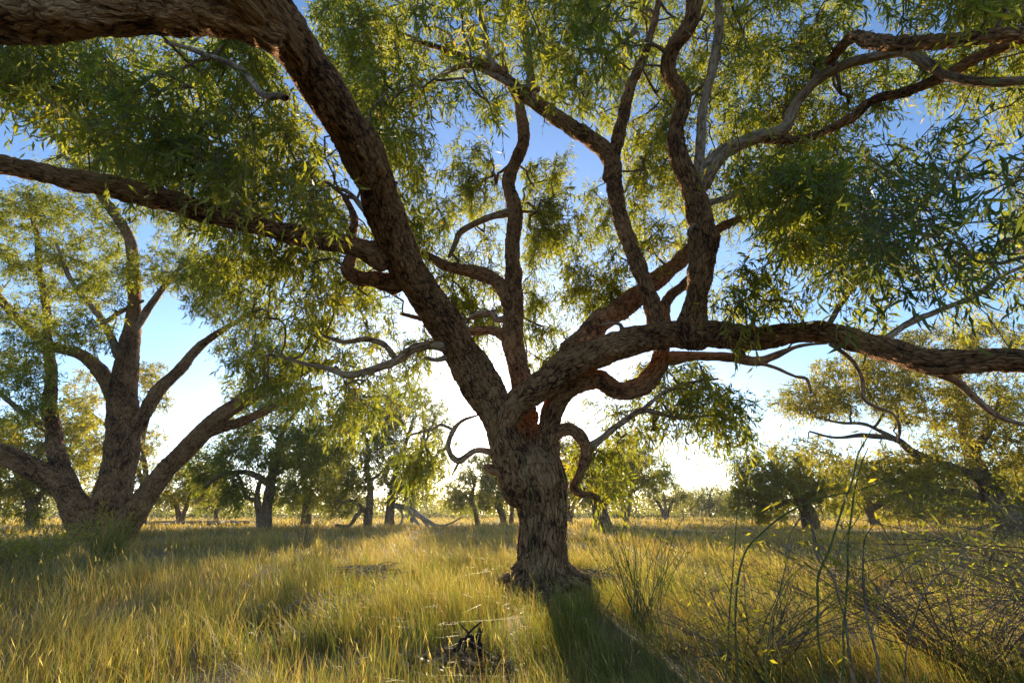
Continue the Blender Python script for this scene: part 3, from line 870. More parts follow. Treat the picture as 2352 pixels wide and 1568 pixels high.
# left: four heavy stems from one butt
lt = Tree('gum_tree', 'dark gum at left whose four thick stems spread from one butt', 236, 1258)
lt.limb('trunk', [(230, 1264, 0, 55), (230, 1225, 0, 50), (231, 1190, 0, 42), (236, 1160, 0, 22)], BARK, step=0.03, sides=90, seed=5, flare=(0.2, 0.2, 5), bury=0.3, lump=0.1)
for q, (pts, mt, sd) in enumerate([
    ([(215, 1240, -0.1, 34), (186, 1185, -0.2, 33), (150, 1125, -0.4, 28), (92, 1082, -0.7, 25), (30, 1050, -1.0, 24), (-60, 1015, -1.3, 22)], BARK, 40),
    ([(182, 1170, -0.3, 22), (158, 1115, -0.33, 23), (134, 1062, -0.3, 20), (122, 1000, -0.2, 18), (115, 930, -0.1, 15), (120, 860, 0, 12), (110, 780, 0.1, 10), (108, 700, 0.2, 8.5), (90, 620, 0.3, 7), (85, 540, 0.4, 5), (60, 450, 0.4, 3)], BARK, 28),
    ([(245, 1230, 0.1, 40), (255, 1165, 0.1, 40), (268, 1100, 0.1, 37), (280, 1020, 0.1, 36), (282, 950, 0.1, 34), (286, 875, 0.1, 30), (294, 795, 0.1, 22), (304, 725, 0.1, 16), (306, 640, 0.1, 14), (300, 560, 0.1, 12), (270, 500, 0.1, 10.5), (230, 440, 0, 9.5), (190, 382, 0, 8), (130, 312, -0.1, 7), (60, 270, -0.2, 5.5), (-20, 230, -0.3, 4.5)], BARK, 40),
    ([(265, 1240, -0.1, 32), (322, 1158, -0.2, 29), (375, 1085, -0.3, 25), (432, 1028, -0.5, 23), (492, 972, -0.7, 21), (560, 920, -0.9, 18), (622, 888, -1.1, 13), (690, 858, -1.3, 9), (770, 828, -1.5, 6)], BARK, 32),
    ([(440, 1020, -0.55, 12), (485, 990, -0.62, 14), (560, 966, -0.5, 12), (620, 938, -0.4, 10), (680, 905, -0.3, 7), (740, 890, -0.2, 5)], BARK, 18),
    ([(280, 960, 0.1, 18), (262, 905, 0.12, 19), (230, 852, 0.2, 17), (182, 812, 0.3, 14), (110, 790, 0.4, 11), (40, 732, 0.5, 10), (-30, 650, 0.6, 9)], BARK, 20),
    ([(295, 1030, 0.05, 15), (318, 975, 0.1, 17), (362, 900, 0.2, 16), (412, 850, 0.3, 14), (452, 802, 0.4, 11), (500, 765, 0.5, 8), (560, 730, 0.6, 5), (620, 690, 0.6, 3)], BARK, 20),
    ([(303, 765, 0.1, 11), (345, 702, 0.2, 9), (390, 642, 0.3, 7), (425, 600, 0.4, 5)], BARK_SMOOTH, 12),
    ([(272, 815, 0.0, 10), (240, 742, -0.1, 8), (200, 692, -0.2, 7), (160, 640, -0.3, 6), (130, 560, -0.4, 4)], BARK_SMOOTH, 12),
    ([(240, 742, -0.1, 6), (285, 712, 0, 6), (330, 690, 0.1, 4)], BARK_SMOOTH, 8),
    ([(200, 400, 0, 8), (150, 360, 0.1, 6), (120, 300, 0.1, 6), (60, 245, 0.1, 4)], BARK_SMOOTH, 8),
    ([(118, 990, -0.2, 10), (70, 960, -0.2, 8), (20, 920, -0.2, 6), (-20, 880, -0.2, 4)], BARK_SMOOTH, 8),
]):
    pts = [(a, b, c, r * 0.88) for a, b, c, r in pts]
    lt.limb('limb', pts, mt, step=0.06, sides=sd, lump=0.14, seed=200 + q * 3, nodes_from=0.4)
ell = [(60, 560, 130, 90, 0.3), (150, 640, 110, 60, 0.2), (40, 480, 110, 60, 0.3), (230, 560, 90, 70, 0.5), (150, 760, 130, 60, -0.7), (40, 840, 100, 70, -0.9), (400, 620, 90, 60, 0.4),
       (100, 390, 90, 30, 0.0), (500, 690, 80, 60, 0.2), (430, 530, 70, 60, 0.5), (20, 700, 80, 60, 0.4), (560, 780, 80, 50, 0.4), (680, 820, 90, 40, -0.8), (210, 470, 60, 50, 0.2), (330, 480, 60, 50, 0.3), (330, 620, 70, 50, -0.6), (220, 680, 70, 50, -0.5), (110, 470, 80, 50, 0.2), (480, 620, 70, 50, 0.2), (60, 930, 70, 40, -0.6), (640, 800, 70, 40, -1.0), (200, 360, 60, 40, 0)]
grow(lt, ell, LEAF_GREEN, clump=0.34, dens=1.45, per=7, n_leaf=9, leaf=(0.10, 0.17, 0.17, 0.07), tip=0.005, share=0.15)

GRP = 'trees across the paddock'


def tree(label, base, limbs, ell, mat, Y=None, clump=0.5, dens=1.1, seed=1, name='gum_tree', **kw):
    T = Tree(name, label, base[0], base[1], 'tree', GRP, Y)
    for q, pts in enumerate(limbs):
        pts = [(a, b, c, r * 0.8) for a, b, c, r in pts]
        T.limb('trunk' if q == 0 else 'limb', pts, BARK_FAR, step=0.16, sides=14 if q == 0 else 9, lump=0.2, seed=seed * 11 + q, flare=(0.3, 0.12, 4) if q == 0 else None,
               bury=0.3 if q == 0 else 0, clear=False, nodes_from=0.35)
    grow(T, [(e[0], e[1], e[2] * 1.15, e[3] * 1.3) for e in ell], mat, clump, dens * 1.15, **kw)
    return T


tree('dark two-stemmed gum with long level boughs, right of the four-stemmed gum', (612, 1217),
     [[(610, 1219, 0, 17), (614, 1170, 0, 14), (622, 1110, 0, 13), (635, 1050, 0.3, 10), (650, 990, 0.6, 7), (690, 930, 1, 5)], [(603, 1215, -0.2, 12), (592, 1160, -0.2, 9), (592, 1120, -0.2, 7), (604, 1095, 0, 6)], [(620, 1110, 0, 9), (570, 1085, -0.6, 7), (510, 1090, -1, 6), (470, 1120, -1.3, 4)], [(592, 1150, 0, 5), (565, 1140, 0, 5), (552, 1100, 0, 4), (530, 1080, 0, 3)], [(625, 1090, 0, 7), (680, 1060, 0.5, 5), (720, 1010, 0.8, 4)]],
     [(555, 1070, 95, 35), (620, 1020, 110, 45), (500, 1110, 60, 34), (660, 960, 100, 50), (700, 1040, 60, 50), (560, 1010, 60, 40), (600, 900, 90, 40), (560, 1140, 50, 24), (655, 1120, 40, 34), (480, 1060, 50, 40)], LEAF_GREEN, seed=2, dens=1.0)
tree('shady gum with its short trunk half hidden behind the twiggy grey shrub', (705, 1207),
     [[(703, 1209, 0, 15), (704, 1160, 0, 12), (700, 1110, 0, 9), (695, 1060, 0.2, 6)], [(703, 1130, 0, 7), (735, 1090, 0.3, 5), (755, 1040, 0.5, 4)]],
     [(715, 1090, 60, 55), (690, 1040, 70, 40), (750, 1060, 50, 60), (665, 1130, 40, 36), (735, 1145, 44, 30), (770, 1110, 40, 40)], LEAF_GREEN, seed=3)
tree('slender gum with a low looping branch that touches the grass', (843, 1212),
     [[(842, 1214, 0, 13), (848, 1165, 0, 11), (850, 1120, 0, 9), (842, 1075, 0, 7), (846, 1030, 0.2, 6), (830, 980, 0.3, 4)], [(846, 1180, 0, 8), (832, 1170, -0.3, 6), (815, 1190, -0.6, 6), (800, 1208, -0.8, 5), (770, 1205, -1, 4)], [(835, 1172, -0.3, 5), (818, 1152, -0.4, 5), (795, 1150, -0.5, 4), (775, 1170, -0.5, 3)], [(848, 1105, 0, 5), (880, 1080, 0.2, 4), (900, 1050, 0.3, 3)]],
     [(830, 1010, 75, 40), (780, 1070, 60, 45), (800, 1130, 42, 32), (850, 960, 65, 40), (760, 1000, 55, 50), (880, 1040, 40, 30), (830, 1090, 50, 36), (790, 1155, 40, 24)], LEAF_GREEN, seed=4)
broken = tree('leaning gum with its broken limb lying beside it, nearest the sun gap', (893, 1211),
     [[(893, 1213, 0, 14), (897, 1160, 0, 11), (904, 1110, 0, 9), (918, 1060, 0, 7), (935, 1010, 0.3, 5), (950, 960, 0.5, 4)], [(900, 1120, 0, 6), (885, 1100, 0, 5), (890, 1070, 0, 4), (875, 1040, 0, 3)], [(938, 1000, 0.3, 4), (985, 985, 0.3, 3.5), (1000, 960, 0.3, 2.5)]],
     [(925, 1090, 45, 45), (905, 1020, 50, 40), (960, 1090, 45, 40), (950, 940, 55, 40), (905, 930, 55, 45), (880, 980, 50, 35), (1010, 1000, 35, 50), (950, 1130, 40, 26), (915, 1140, 30, 20)], LEAF_GREEN, seed=5, dens=0.75)
tree('small round gum left of the big trunk under the sun gap', (1098, 1209),
     [[(1099, 1211, 0, 8), (1092, 1175, 0, 6), (1085, 1140, 0, 5), (1092, 1100, 0, 4)], [(1090, 1165, 0, 5), (1070, 1140, 0, 4), (1050, 1125, 0, 3)]],
     [(1085, 1120, 65, 30), (1095, 1080, 45, 28), (1050, 1130, 32, 22), (1130, 1120, 36, 30), (1110, 1060, 30, 25), (1085, 1155, 50, 16), (1040, 1150, 26, 18)], LEAF_GREEN, seed=6, Y=38)
tree('gum with three bowed stems just left of the big trunk', (1160, 1203),
     [[(1158, 1205, 0, 8), (1148, 1175, 0, 6), (1130, 1155, 0, 5), (1105, 1150, 0, 3)], [(1160, 1203, 0, 6), (1152, 1165, 0, 5), (1138, 1140, 0, 3)], [(1174, 1203, 0, 7), (1176, 1160, 0, 6), (1180, 1110, 0, 4)]],
     [(1150, 1130, 50, 30), (1165, 1085, 50, 40), (1190, 1120, 40, 30), (1130, 1150, 30, 18)], LEAF_GREEN, seed=7, Y=44)
tree('gum with a forked pale trunk just right of the big trunk', (1306, 1204),
     [[(1306, 1206, 0, 10), (1303, 1165, 0, 8), (1296, 1120, 0, 6), (1300, 1070, 0, 4)], [(1308, 1195, 0, 7), (1320, 1150, 0, 6), (1328, 1110, 0, 4)]],
     [(1310, 1100, 50, 35), (1335, 1060, 45, 40), (1290, 1060, 40, 40), (1350, 1120, 50, 30), (1300, 1000, 36, 36)], LEAF_YEL, seed=8, Y=42)
tree('bright yellow-green gum with two stout short trunks right of the big trunk', (1380, 1207),
     [[(1375, 1209, 0, 13), (1368, 1170, 0, 11), (1362, 1130, 0, 8), (1350, 1090, 0, 5)], [(1394, 1209, 0, 12), (1390, 1165, 0, 9), (1405, 1120, 0, 7), (1440, 1085, 0, 5)], [(1400, 1140, 0, 6), (1450, 1130, 0, 5), (1490, 1100, 0, 3)]],
     [(1400, 1070, 75, 38), (1440, 1110, 65, 32), (1370, 1110, 50, 35), (1480, 1080, 50, 28), (1340, 1130, 40, 30)], LEAF_YEL, seed=9, Y=36)
tree('tall-crowned dark gum with a vee-shaped trunk behind the yellow-green gum', (1438, 1199),
     [[(1436, 1201, 0, 9), (1432, 1165, 0, 7), (1420, 1130, 0, 5), (1410, 1080, 0, 4)], [(1438, 1195, 0, 8), (1448, 1150, 0, 6), (1450, 1090, 0, 5), (1445, 1040, 0, 3)]],
     [(1440, 1040, 50, 40), (1480, 1080, 55, 35), (1520, 1105, 38, 22), (1420, 1090, 40, 40), (1470, 1020, 28, 22)], LEAF_GREEN, seed=10, Y=50)
tree('small far gum with many thin stems at the woodland edge', (1528, 1190),
     [[(1526, 1191, 0, 7), (1518, 1165, 0, 5), (1500, 1140, 0, 3)], [(1530, 1190, 0, 5), (1540, 1160, 0, 4), (1556, 1135, 0, 3)], [(1528, 1188, 0, 5), (1528, 1160, 0, 4), (1524, 1130, 0, 3)]],
     [(1530, 1130, 45, 20), (1500, 1145, 30, 16), (1560, 1150, 32, 20)], LEAF_FAR, seed=11, Y=62, clump=0.6)
for lb, bx, top, w, sd, yy in (('rounded grey-green tree of the woodland edge, nearest the small many-stemmed gum', 1590, 1125, 34, 12, 78),
                               ('spiky-topped grey-green tree rising over the woodland edge', 1632, 1108, 32, 13, 74),
                               ('low grey-green tree of the woodland edge beside the golden gum', 1672, 1135, 30, 14, 80)):
    tree(lb, (bx, 1187), [[(bx, 1188, 0, 4), (bx - 4, 1160, 0, 3), (bx + 2, top + 14, 0, 2)], [(bx, 1165, 0, 3), (bx + 18, 1145, 0, 2), (bx + 28, 1128, 0, 1.5)]],
         [(bx, (top + 1165) / 2, w, (1165 - top) / 2), (bx + 10, 1165, w, 16), (bx - 14, 1150, w * 0.7, 20)], LEAF_FAR, seed=sd, Y=yy, clump=0.7, name='woodland_tree')
tree('golden-green gum with a dark leaning trunk, left of the broad golden gum', (1862, 1216),
     [[(1866, 1219, 0, 24), (1856, 1180, 0, 22), (1836, 1140, 0, 16), (1800, 1105, 0.2, 10), (1770, 1070, 0.4, 6)], [(1850, 1160, 0, 10), (1815, 1150, -0.4, 7), (1770, 1165, -0.6, 5), (1730, 1150, -0.8, 3)], [(1845, 1150, 0, 9), (1880, 1110, 0.3, 7), (1910, 1070, 0.5, 5)]],
     [(1770, 1070, 85, 34), (1810, 1110, 100, 36), (1740, 1125, 55, 32), (1720, 1080, 40, 28), (1870, 1090, 80, 40), (1770, 1160, 60, 26), (1905, 1140, 60, 30), (1700, 1150, 30, 24)], LEAF_YEL, seed=15, Y=28, dens=1.15)
tree('broad golden gum at right with long level branches and a leaning black trunk', (2335, 1240),
     [[(2342, 1244, 0, 44), (2320, 1195, 0, 36), (2285, 1140, 0, 28), (2255, 1085, 0, 22), (2228, 1030, 0.2, 18), (2212, 970, 0.4, 14), (2206, 900, 0.6, 10), (2190, 830, 0.8, 6)],
      [(2262, 1100, 0, 14), (2180, 1070, -0.2, 12), (2100, 1040, -0.3, 11), (2060, 1010, -0.4, 9), (1990, 1000, -0.5, 7), (1920, 1005, -0.6, 4), (1860, 990, -0.7, 3)],
      [(2060, 1010, -0.4, 7), (1990, 975, -0.4, 5), (1930, 970, -0.4, 4), (1860, 955, -0.4, 3)],
      [(2232, 1045, 0.1, 12), (2262, 1000, 0.1, 10), (2285, 960, 0.2, 7), (2300, 900, 0.3, 5)],
      [(2150, 1060, 0, 8), (2060, 1060, 0.4, 6), (1980, 1065, 0.6, 5), (1900, 1080, 0.8, 4)],
      [(2290, 1150, 0, 12), (2200, 1130, 0.4, 10), (2110, 1135, 0.8, 8), (2040, 1120, 1.0, 5)]],
     [(1960, 870, 110, 45), (2060, 835, 110, 50), (1860, 920, 75, 38), (1850, 925, 90, 22), (2160, 800, 90, 50), (2270, 790, 90, 60), (2000, 920, 130, 32), (2120, 930, 110, 50), (2260, 920, 100, 60),
      (2340, 1000, 80, 70), (2080, 1070, 110, 34), (1960, 1060, 90, 30), (2190, 1040, 90, 50), (2330, 1090, 60, 50, 3), (1850, 1020, 60, 20), (2130, 1120, 90, 34), (2010, 790, 70, 35)], LEAF_GOLD, seed=16, clump=0.44, dens=1.35, per=6, n_leaf=9, leaf=(0.13, 0.22, 0.18, 0.07), tip=0.006)
tree('shadowed gum filling the gap behind the golden gums at right', (2010, 1210),
     [[(2010, 1211, 0, 16), (2000, 1175, 0, 13), (1985, 1130, 0, 9), (1975, 1080, 0, 6)], [(2000, 1170, 0, 8), (2050, 1140, 0, 6), (2090, 1100, 0, 4)]],
     [(1985, 1110, 80, 44), (2060, 1120, 80, 46), (1950, 1150, 60, 30), (2120, 1150, 60, 34)], LEAF_GOLD, seed=17, Y=34)
tree('dense dark gum furthest right behind the leaning black trunk', (2160, 1206),
     [[(2160, 1207, 0, 14), (2165, 1170, 0, 11), (2180, 1130, 0, 8), (2190, 1080, 0, 5)], [(2164, 1170, 0, 8), (2130, 1140, 0, 6), (2100, 1110, 0, 4)]],
     [(2180, 1130, 90, 44), (2280, 1130, 90, 44), (2240, 1160, 80, 30), (2340, 1150, 70, 40), (2120, 1165, 60, 24), (2050, 1175, 60, 16), (2250, 1180, 80, 18), (2340, 1120, 80, 50)], LEAF_GOLD, seed=18, Y=36)
tree('small gum on the far grass between the four-stemmed and two-stemmed gums', (414, 1202),
     [[(414, 1203, 0, 9), (410, 1175, 0, 7), (400, 1145, 0, 5)], [(416, 1196, 0, 7), (428, 1165, 0, 6), (440, 1130, 0, 4)]],
     [(420, 1120, 65, 34), (450, 1090, 60, 34), (380, 1140, 45, 20), (480, 1120, 50, 30)], LEAF_YEL, seed=19, Y=42)
tree('yellow gum glowing behind the leftmost stems of the four-stemmed gum', (70, 1216),
     [[(72, 1218, 0, 16), (74, 1170, 0, 13), (60, 1120, 0, 10), (30, 1070, 0, 6)], [(74, 1160, 0, 10), (110, 1110, 0, 7), (140, 1060, 0, 5)]],
     [(40, 1080, 80, 42), (120, 1100, 60, 34), (-20, 1020, 80, 50), (60, 1000, 80, 44), (30, 1150, 70, 34), (150, 1040, 60, 40), (-60, 1110, 60, 50), (160, 960, 60, 36)], LEAF_YEL, seed=20, dens=1.2)
tree('tall golden gum behind the middle stems of the four-stemmed gum', (345, 1208),
     [[(330, 1209, 0, 11), (325, 1160, 0, 9), (335, 1100, 0, 7), (330, 1020, 0, 5), (345, 940, 0, 4)], [(333, 1110, 0, 6), (300, 1060, 0, 5), (250, 1010, 0, 4)], [(332, 1060, 0, 5), (210, 950, 0, 4), (170, 945, 0, 3)]],
     [(345, 870, 42, 22), (355, 920, 36, 26), (340, 1010, 42, 30), (330, 1080, 40, 30), (230, 1060, 60, 40), (200, 1000, 60, 40), (200, 900, 50, 40), (240, 1130, 50, 34), (340, 850, 40, 20)], LEAF_GOLD, seed=21, Y=36, dens=0.9)
tree('young bushy gum beside the small far gum on the left', (500, 1198),
     [[(500, 1199, 0, 6), (496, 1170, 0, 5), (505, 1135, 0, 3)], [(499, 1175, 0, 4), (525, 1150, 0, 3)]],
     [(500, 1140, 40, 26), (530, 1155, 36, 20), (470, 1160, 32, 16)], LEAF_GREEN, seed=22, Y=52)
tree('tall thin-crowned gum rising behind the broken-limbed gum', (950, 1200),
     [[(948, 1201, 0, 8), (950, 1140, 0, 7), (962, 1060, 0, 6), (975, 990, 0, 5), (968, 930, 0, 3)], [(968, 1020, 0, 4), (1000, 985, 0, 3)]],
     [(985, 935, 42, 24), (930, 900, 60, 36), (860, 940, 60, 36), (960, 1040, 40, 30), (1000, 1060, 24, 36), (960, 1110, 44, 36), (900, 1080, 40, 30), (985, 1000, 30, 26)], LEAF_GREEN, seed=23, Y=48, dens=0.8)


def woodland():
    """the wood that closes the paddock: one far mass"""
    acc, acc2 = Acc(), Acc()
    n = 800
    az = rng.uniform(-62, 62, n) * math.pi / 180
    Y = rng.uniform(95, 150, n)
    x = np.tan(az) * Y
    hh = 3.6 + 6.0 * vnoise(x / 16, Y * 0, 31) * (0.5 + rng.random(n) * 0.7)
    k = 48
    v = unit(rng.normal(size=(n, k, 3))) * (0.5 + 0.5 * rng.random((n, k, 1)))
    P = np.stack([x, Y, hh * 0.5], -1)[:, None] + v * np.stack([1.6 + hh * 0.35, 1.6 + hh * 0.35, hh * 0.52], -1)[:, None]
    P = P.reshape(-1, 3)
    D = rng.normal(size=P.shape)
    leaves(acc, P, D, rng.uniform(0.5, 0.85, len(P)), rng.uniform(0.26, 0.46, len(P)), np.clip(np.repeat(rng.random(n), k) * 0.7 + rng.random(len(P)) * 0.3, 0, 1))
    acc.build('far_woodland', LEAF_FAR, kind='stuff')
    # scrub at the foot of the wood
    m = 700
    az = rng.uniform(-62, 62, m) * math.pi / 180
    Yq = rng.uniform(72, 92, m)
    hs = 0.8 + 1.6 * vnoise(np.tan(az) * Yq / 9, Yq * 0, 33)
    k = 30
    v = unit(rng.normal(size=(m, k, 3))) * (0.4 + 0.6 * rng.random((m, k, 1)))
    Q = (np.stack([np.tan(az) * Yq, Yq, hs * 0.45], -1)[:, None] + v * np.stack([1.1 + hs * 0, 1.0 + hs * 0, hs * 0.55], -1)[:, None]).reshape(-1, 3)
    leaves(acc2, Q, rng.normal(size=Q.shape), rng.uniform(0.35, 0.65, len(Q)), rng.uniform(0.2, 0.34, len(Q)), np.clip(np.repeat(rng.random(m), k) * 0.6 + rng.random(len(Q)) * 0.3, 0, 1))
    acc2.build('far_scrub', LEAF_FAR, kind='stuff')
    tr = Acc()
    for i in range(0, n, 6):
        b = np.array([x[i], Y[i], -0.1])
        tube(tr, np.array([b, b + [rng.normal() * .4, 0, hh[i] * 0.35], b + [rng.normal() * .9, 0, hh[i] * 0.8]]), np.array([0.2, 0.16, 0.08]), 5)
    tr.build('far_trunks', BARK_FAR, kind='stuff', smooth=True)


woodland()

# ------------------------------------------------------------------ grass
def grass_mat():
    m, nt, bs, out = new_mat('grass_blade')
    h = node(nt, 'ShaderNodeAttribute', attribute_name='along').outputs['Fac']
    t = node(nt, 'ShaderNodeAttribute', attribute_name='tint').outputs['Fac']
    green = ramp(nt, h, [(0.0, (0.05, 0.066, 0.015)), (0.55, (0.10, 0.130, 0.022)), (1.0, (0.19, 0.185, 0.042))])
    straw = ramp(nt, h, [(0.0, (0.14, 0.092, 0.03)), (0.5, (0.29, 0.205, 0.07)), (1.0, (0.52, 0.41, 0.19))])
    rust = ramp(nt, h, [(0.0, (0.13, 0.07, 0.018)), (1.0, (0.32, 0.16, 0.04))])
    mx = node(nt, 'ShaderNodeMixRGB'); nt.links.new(green, mx.inputs[1]); nt.links.new(straw, mx.inputs[2])
    nt.links.new(maths(nt, 'MULTIPLY', t, 1.1), mx.inputs[0]); mx.inputs[0].default_value = 0
    cl = node(nt, 'ShaderNodeClamp'); nt.links.new(maths(nt, 'MULTIPLY', t, 1.1), cl.inputs[0]); nt.links.new(cl.outputs[0], mx.inputs[0])
    m2 = node(nt, 'ShaderNodeMixRGB'); nt.links.new(mx.outputs[0], m2.inputs[1]); nt.links.new(rust, m2.inputs[2])
    nt.links.new(maths(nt, 'GREATER_THAN', t, 1.5), m2.inputs[0])
    nt.links.new(m2.outputs[0], bs.inputs['Base Color'])
    bs.inputs['Roughness'].default_value = 0.5
    bs.inputs['Specular IOR Level'].default_value = 0.2
    tc = node(nt, 'ShaderNodeVectorMath', operation='MULTIPLY')
    nt.links.new(m2.outputs[0], tc.inputs[0]); tc.inputs[1].default_value = (2.2, 2.1, 1.05)
    tr = node(nt, 'ShaderNodeBsdfTranslucent'); nt.links.new(tc.outputs[0], tr.inputs['Color'])
    ms = node(nt, 'ShaderNodeMixShader'); ms.inputs[0].default_value = 0.5
    nt.links.new(bs.outputs[0], ms.inputs[1]); nt.links.new(tr.outputs[0], ms.inputs[2]); nt.links.new(ms.outputs[0], out.inputs['Surface'])
    return m


GRASS = grass_mat()


def blades(acc, B, h, w, lean, tint, curl):
    """three-joint blades standing on B"""
    n = len(B)
    a = rng.uniform(0, 2 * math.pi, n)
    side = np.stack([np.cos(a), np.sin(a), np.zeros(n)], -1)
    up = np.array([0, 0, 1.0])
    l2 = np.linalg.norm(lean, axis=1, keepdims=True)
    V = np.empty((n, 5, 3))
    m = B + (up * 0.55 * h[:, None]) + lean * 0.42 * h[:, None]
    tip = B + up * (h * (1 - 0.35 * np.minimum(l2[:, 0], 1) - curl * 0.25))[:, None] + lean * h[:, None] * (0.9 + curl[:, None] * 0.6)
    ws = side * w[:, None] * 0.5
    V[:, 0] = B - ws; V[:, 1] = B + ws; V[:, 2] = m + ws * 0.8; V[:, 3] = m - ws * 0.8; V[:, 4] = tip
    i = np.arange(n)[:, None] * 5
    F4 = i + np.array([[0, 1, 2, 3]]); F3 = i + np.array([[3, 2, 4]])
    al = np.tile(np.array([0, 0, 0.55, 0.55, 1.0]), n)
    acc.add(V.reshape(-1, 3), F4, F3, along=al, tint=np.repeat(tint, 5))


def make_grass():
    acc = Acc()
    bands = [(1.2, 3.2, 4600, 0.0020), (3.2, 6, 2500, 0.0026), (6, 11, 900, 0.0045), (11, 20, 240, 0.009), (20, 36, 55, 0.022), (36, 62, 12, 0.06), (62, 110, 4.0, 0.11)]
    for r0, r1, den, w in bands:
        half = math.radians(53)
        n = int(half * (r1 * r1 - r0 * r0) * den)
        r = np.sqrt(rng.uniform(r0 * r0, r1 * r1, n))
        a = rng.uniform(-half, half, n)
        x, y = r * np.sin(a), r * np.cos(a)
        # tussocks: gather, thin out, vary in height
        tus = vnoise(x * 2.6, y * 2.6, 41) * 0.6 + vnoise(x * 7, y * 7, 42) * 0.4
        pat = vnoise(x * 0.42, y * 0.42, 43)
        keep = rng.random(n) < np.clip(0.08 + 2.1 * (tus - 0.30), 0.08, 1)
        # bare litter: at the foot of the big tree, round the dead sticks, on the track
        for bx, by, br in BARE:
            dd = np.hypot(x - bx, (y - by))
            keep &= (dd > br) | (rng.random(n) < 0.15 * (dd / br) ** 2)
        keep &= ~((x > 8) & (np.abs(y - 27.5) < 1.3)) | (rng.random(n) < 0.12)
        x, y, tus, pat = x[keep], y[keep], tus[keep], pat[keep]
        n = len(x)
        dist = np.hypot(x, y)
        h = (0.05 + 0.40 * tus + 0.12 * pat) * (0.45 + 0.75 * rng.random(n))
        h *= np.where(rng.random(n) < 0.05, 1.6, 1.0)
        h *= np.clip(0.68 + dist * 0.045, 0.68, 0.98)
        wind = np.stack([-0.25 + 0.5 * (vnoise(x * 0.6, y * 0.6, 44) - 0.5), 0.25 * (vnoise(x * 0.6, y * 0.6, 45) - 0.5), np.zeros(n)], -1)
        lean = wind + rng.normal(size=(n, 3)) * np.array([0.30, 0.30, 0])
        flat = rng.random(n) < 0.025
        lean[flat] *= 2.6
        # dry share: drier in the open, greener by the big tree and in the front
        dry = 0.06 + 0.5 * vnoise(x * 0.8, y * 0.8, 46) + np.clip((dist - 5) / 26, 0, 0.6) - 0.16 * np.exp(-((x - 0.8) ** 2 + (y - 6) ** 2) / 14)
        tint = np.where(rng.random(n) < 0.08 + dry * 0.85, 0.65 + 0.35 * rng.random(n), np.clip(dry * 0.5 + 0.12 * rng.normal(size=n), 0, 0.4))
        tint = np.where(rng.random(n) < 0.05 * (1 + pat), 2.0, tint)
        B = np.stack([x, y, ground_z(x, y) - 0.01], -1)
        wv = w * (0.6 + 0.9 * rng.random(n))
        blades(acc, B, h, wv, lean, tint, rng.random(n) ** 3 * 0.8)
        if r1 <= 20:
            # flowering stems with a narrow head
            k = np.flatnonzero(rng.random(n) < 0.013)
            hs = np.minimum(h[k] * 1.35 + 0.10, 0.62)
            ls = wind[k] * 0.7 + rng.normal(size=(len(k), 3)) * np.array([0.16, 0.16, 0])
            blades(acc, B[k], hs, wv[k] * 0.55, ls, np.full(len(k), 0.8), np.zeros(len(k)))
            top = B[k] + np.array([0, 0, 1.0]) * (hs * (1 - 0.35 * np.minimum(np.linalg.norm(ls, axis=1), 1)))[:, None] + ls * hs[:, None] * 0.9
            for q in range(2):
                dq = unit(np.array([0, 0, 1.0]) + ls * 1.2 + rng.normal(size=(len(k), 3)) * 0.28)
                a2 = Acc()
                leaves(a2, top - dq * 0.035, dq, rng.uniform(0.03, 0.07, len(k)), rng.uniform(0.0018, 0.0034, len(k)) * (1 + (r1 > 6) * 1.2), rng.uniform(0.4, 0.95, len(k)))
                acc.add(a2.V[0], a2.F4[0], None, along=np.full(len(a2.V[0]), 1.0), tint=a2.A['tint'][0])
    acc.build('grass', GRASS, kind='stuff')


g0, _ = at(1245, 1345, T.Y)
bare_px = [(845, 1345, 0.6), (770, 1420, 0.4), (1070, 1545, 0.26), (1030, 1525, 0.2), (1890, 1340, 0.5), (1350, 1345, 0.55), (1190, 1350, 0.45), (1260, 1362, 0.6), (1250, 1390, 0.45), (1310, 1380, 0.4), (1980, 1500, 0.25), (1320, 1335, 0.4)]
BARE = []
for px, py, br in bare_px:
    Yg = depth_on_ground(px, py)
    Pg, _ = at(px, py, Yg)
    BARE.append((Pg[0], Pg[1], br))
make_grass()


def make_litter():
    acc = Acc()
    for bx, by, br in BARE:
        n = int(900 * br)
        P = np.stack([bx + rng.normal(size=n) * br * 0.8, by + rng.normal(size=n) * br * 0.8, np.zeros(n)], -1)
        P[:, 2] = ground_z(P[:, 0], P[:, 1]) + 0.004 + 0.03 * rng.random(n)
        D = rng.normal(size=(n, 3)) * [1, 1, 0.25]
        L = rng.uniform(0.05, 0.14, n)
        leaves(acc, P, D, L, L * rng.uniform(0.14, 0.26, n), rng.random(n))
    acc.build('leaf_litter', LITTER, kind='stuff')


LITTER = leaf_mat('dry_leaf', [(0.0, (0.09, 0.05, 0.025)), (0.6, (0.22, 0.13, 0.06)), (1.0, (0.42, 0.31, 0.18))], trans=(1.0, 1.0, 1.0), mixf=0.2)
make_litter()


def on_ground(px, py):
    P, t = at(px, py, depth_on_ground(px, py))
    P[2] = ground_z(P[0], P[1])
    return P


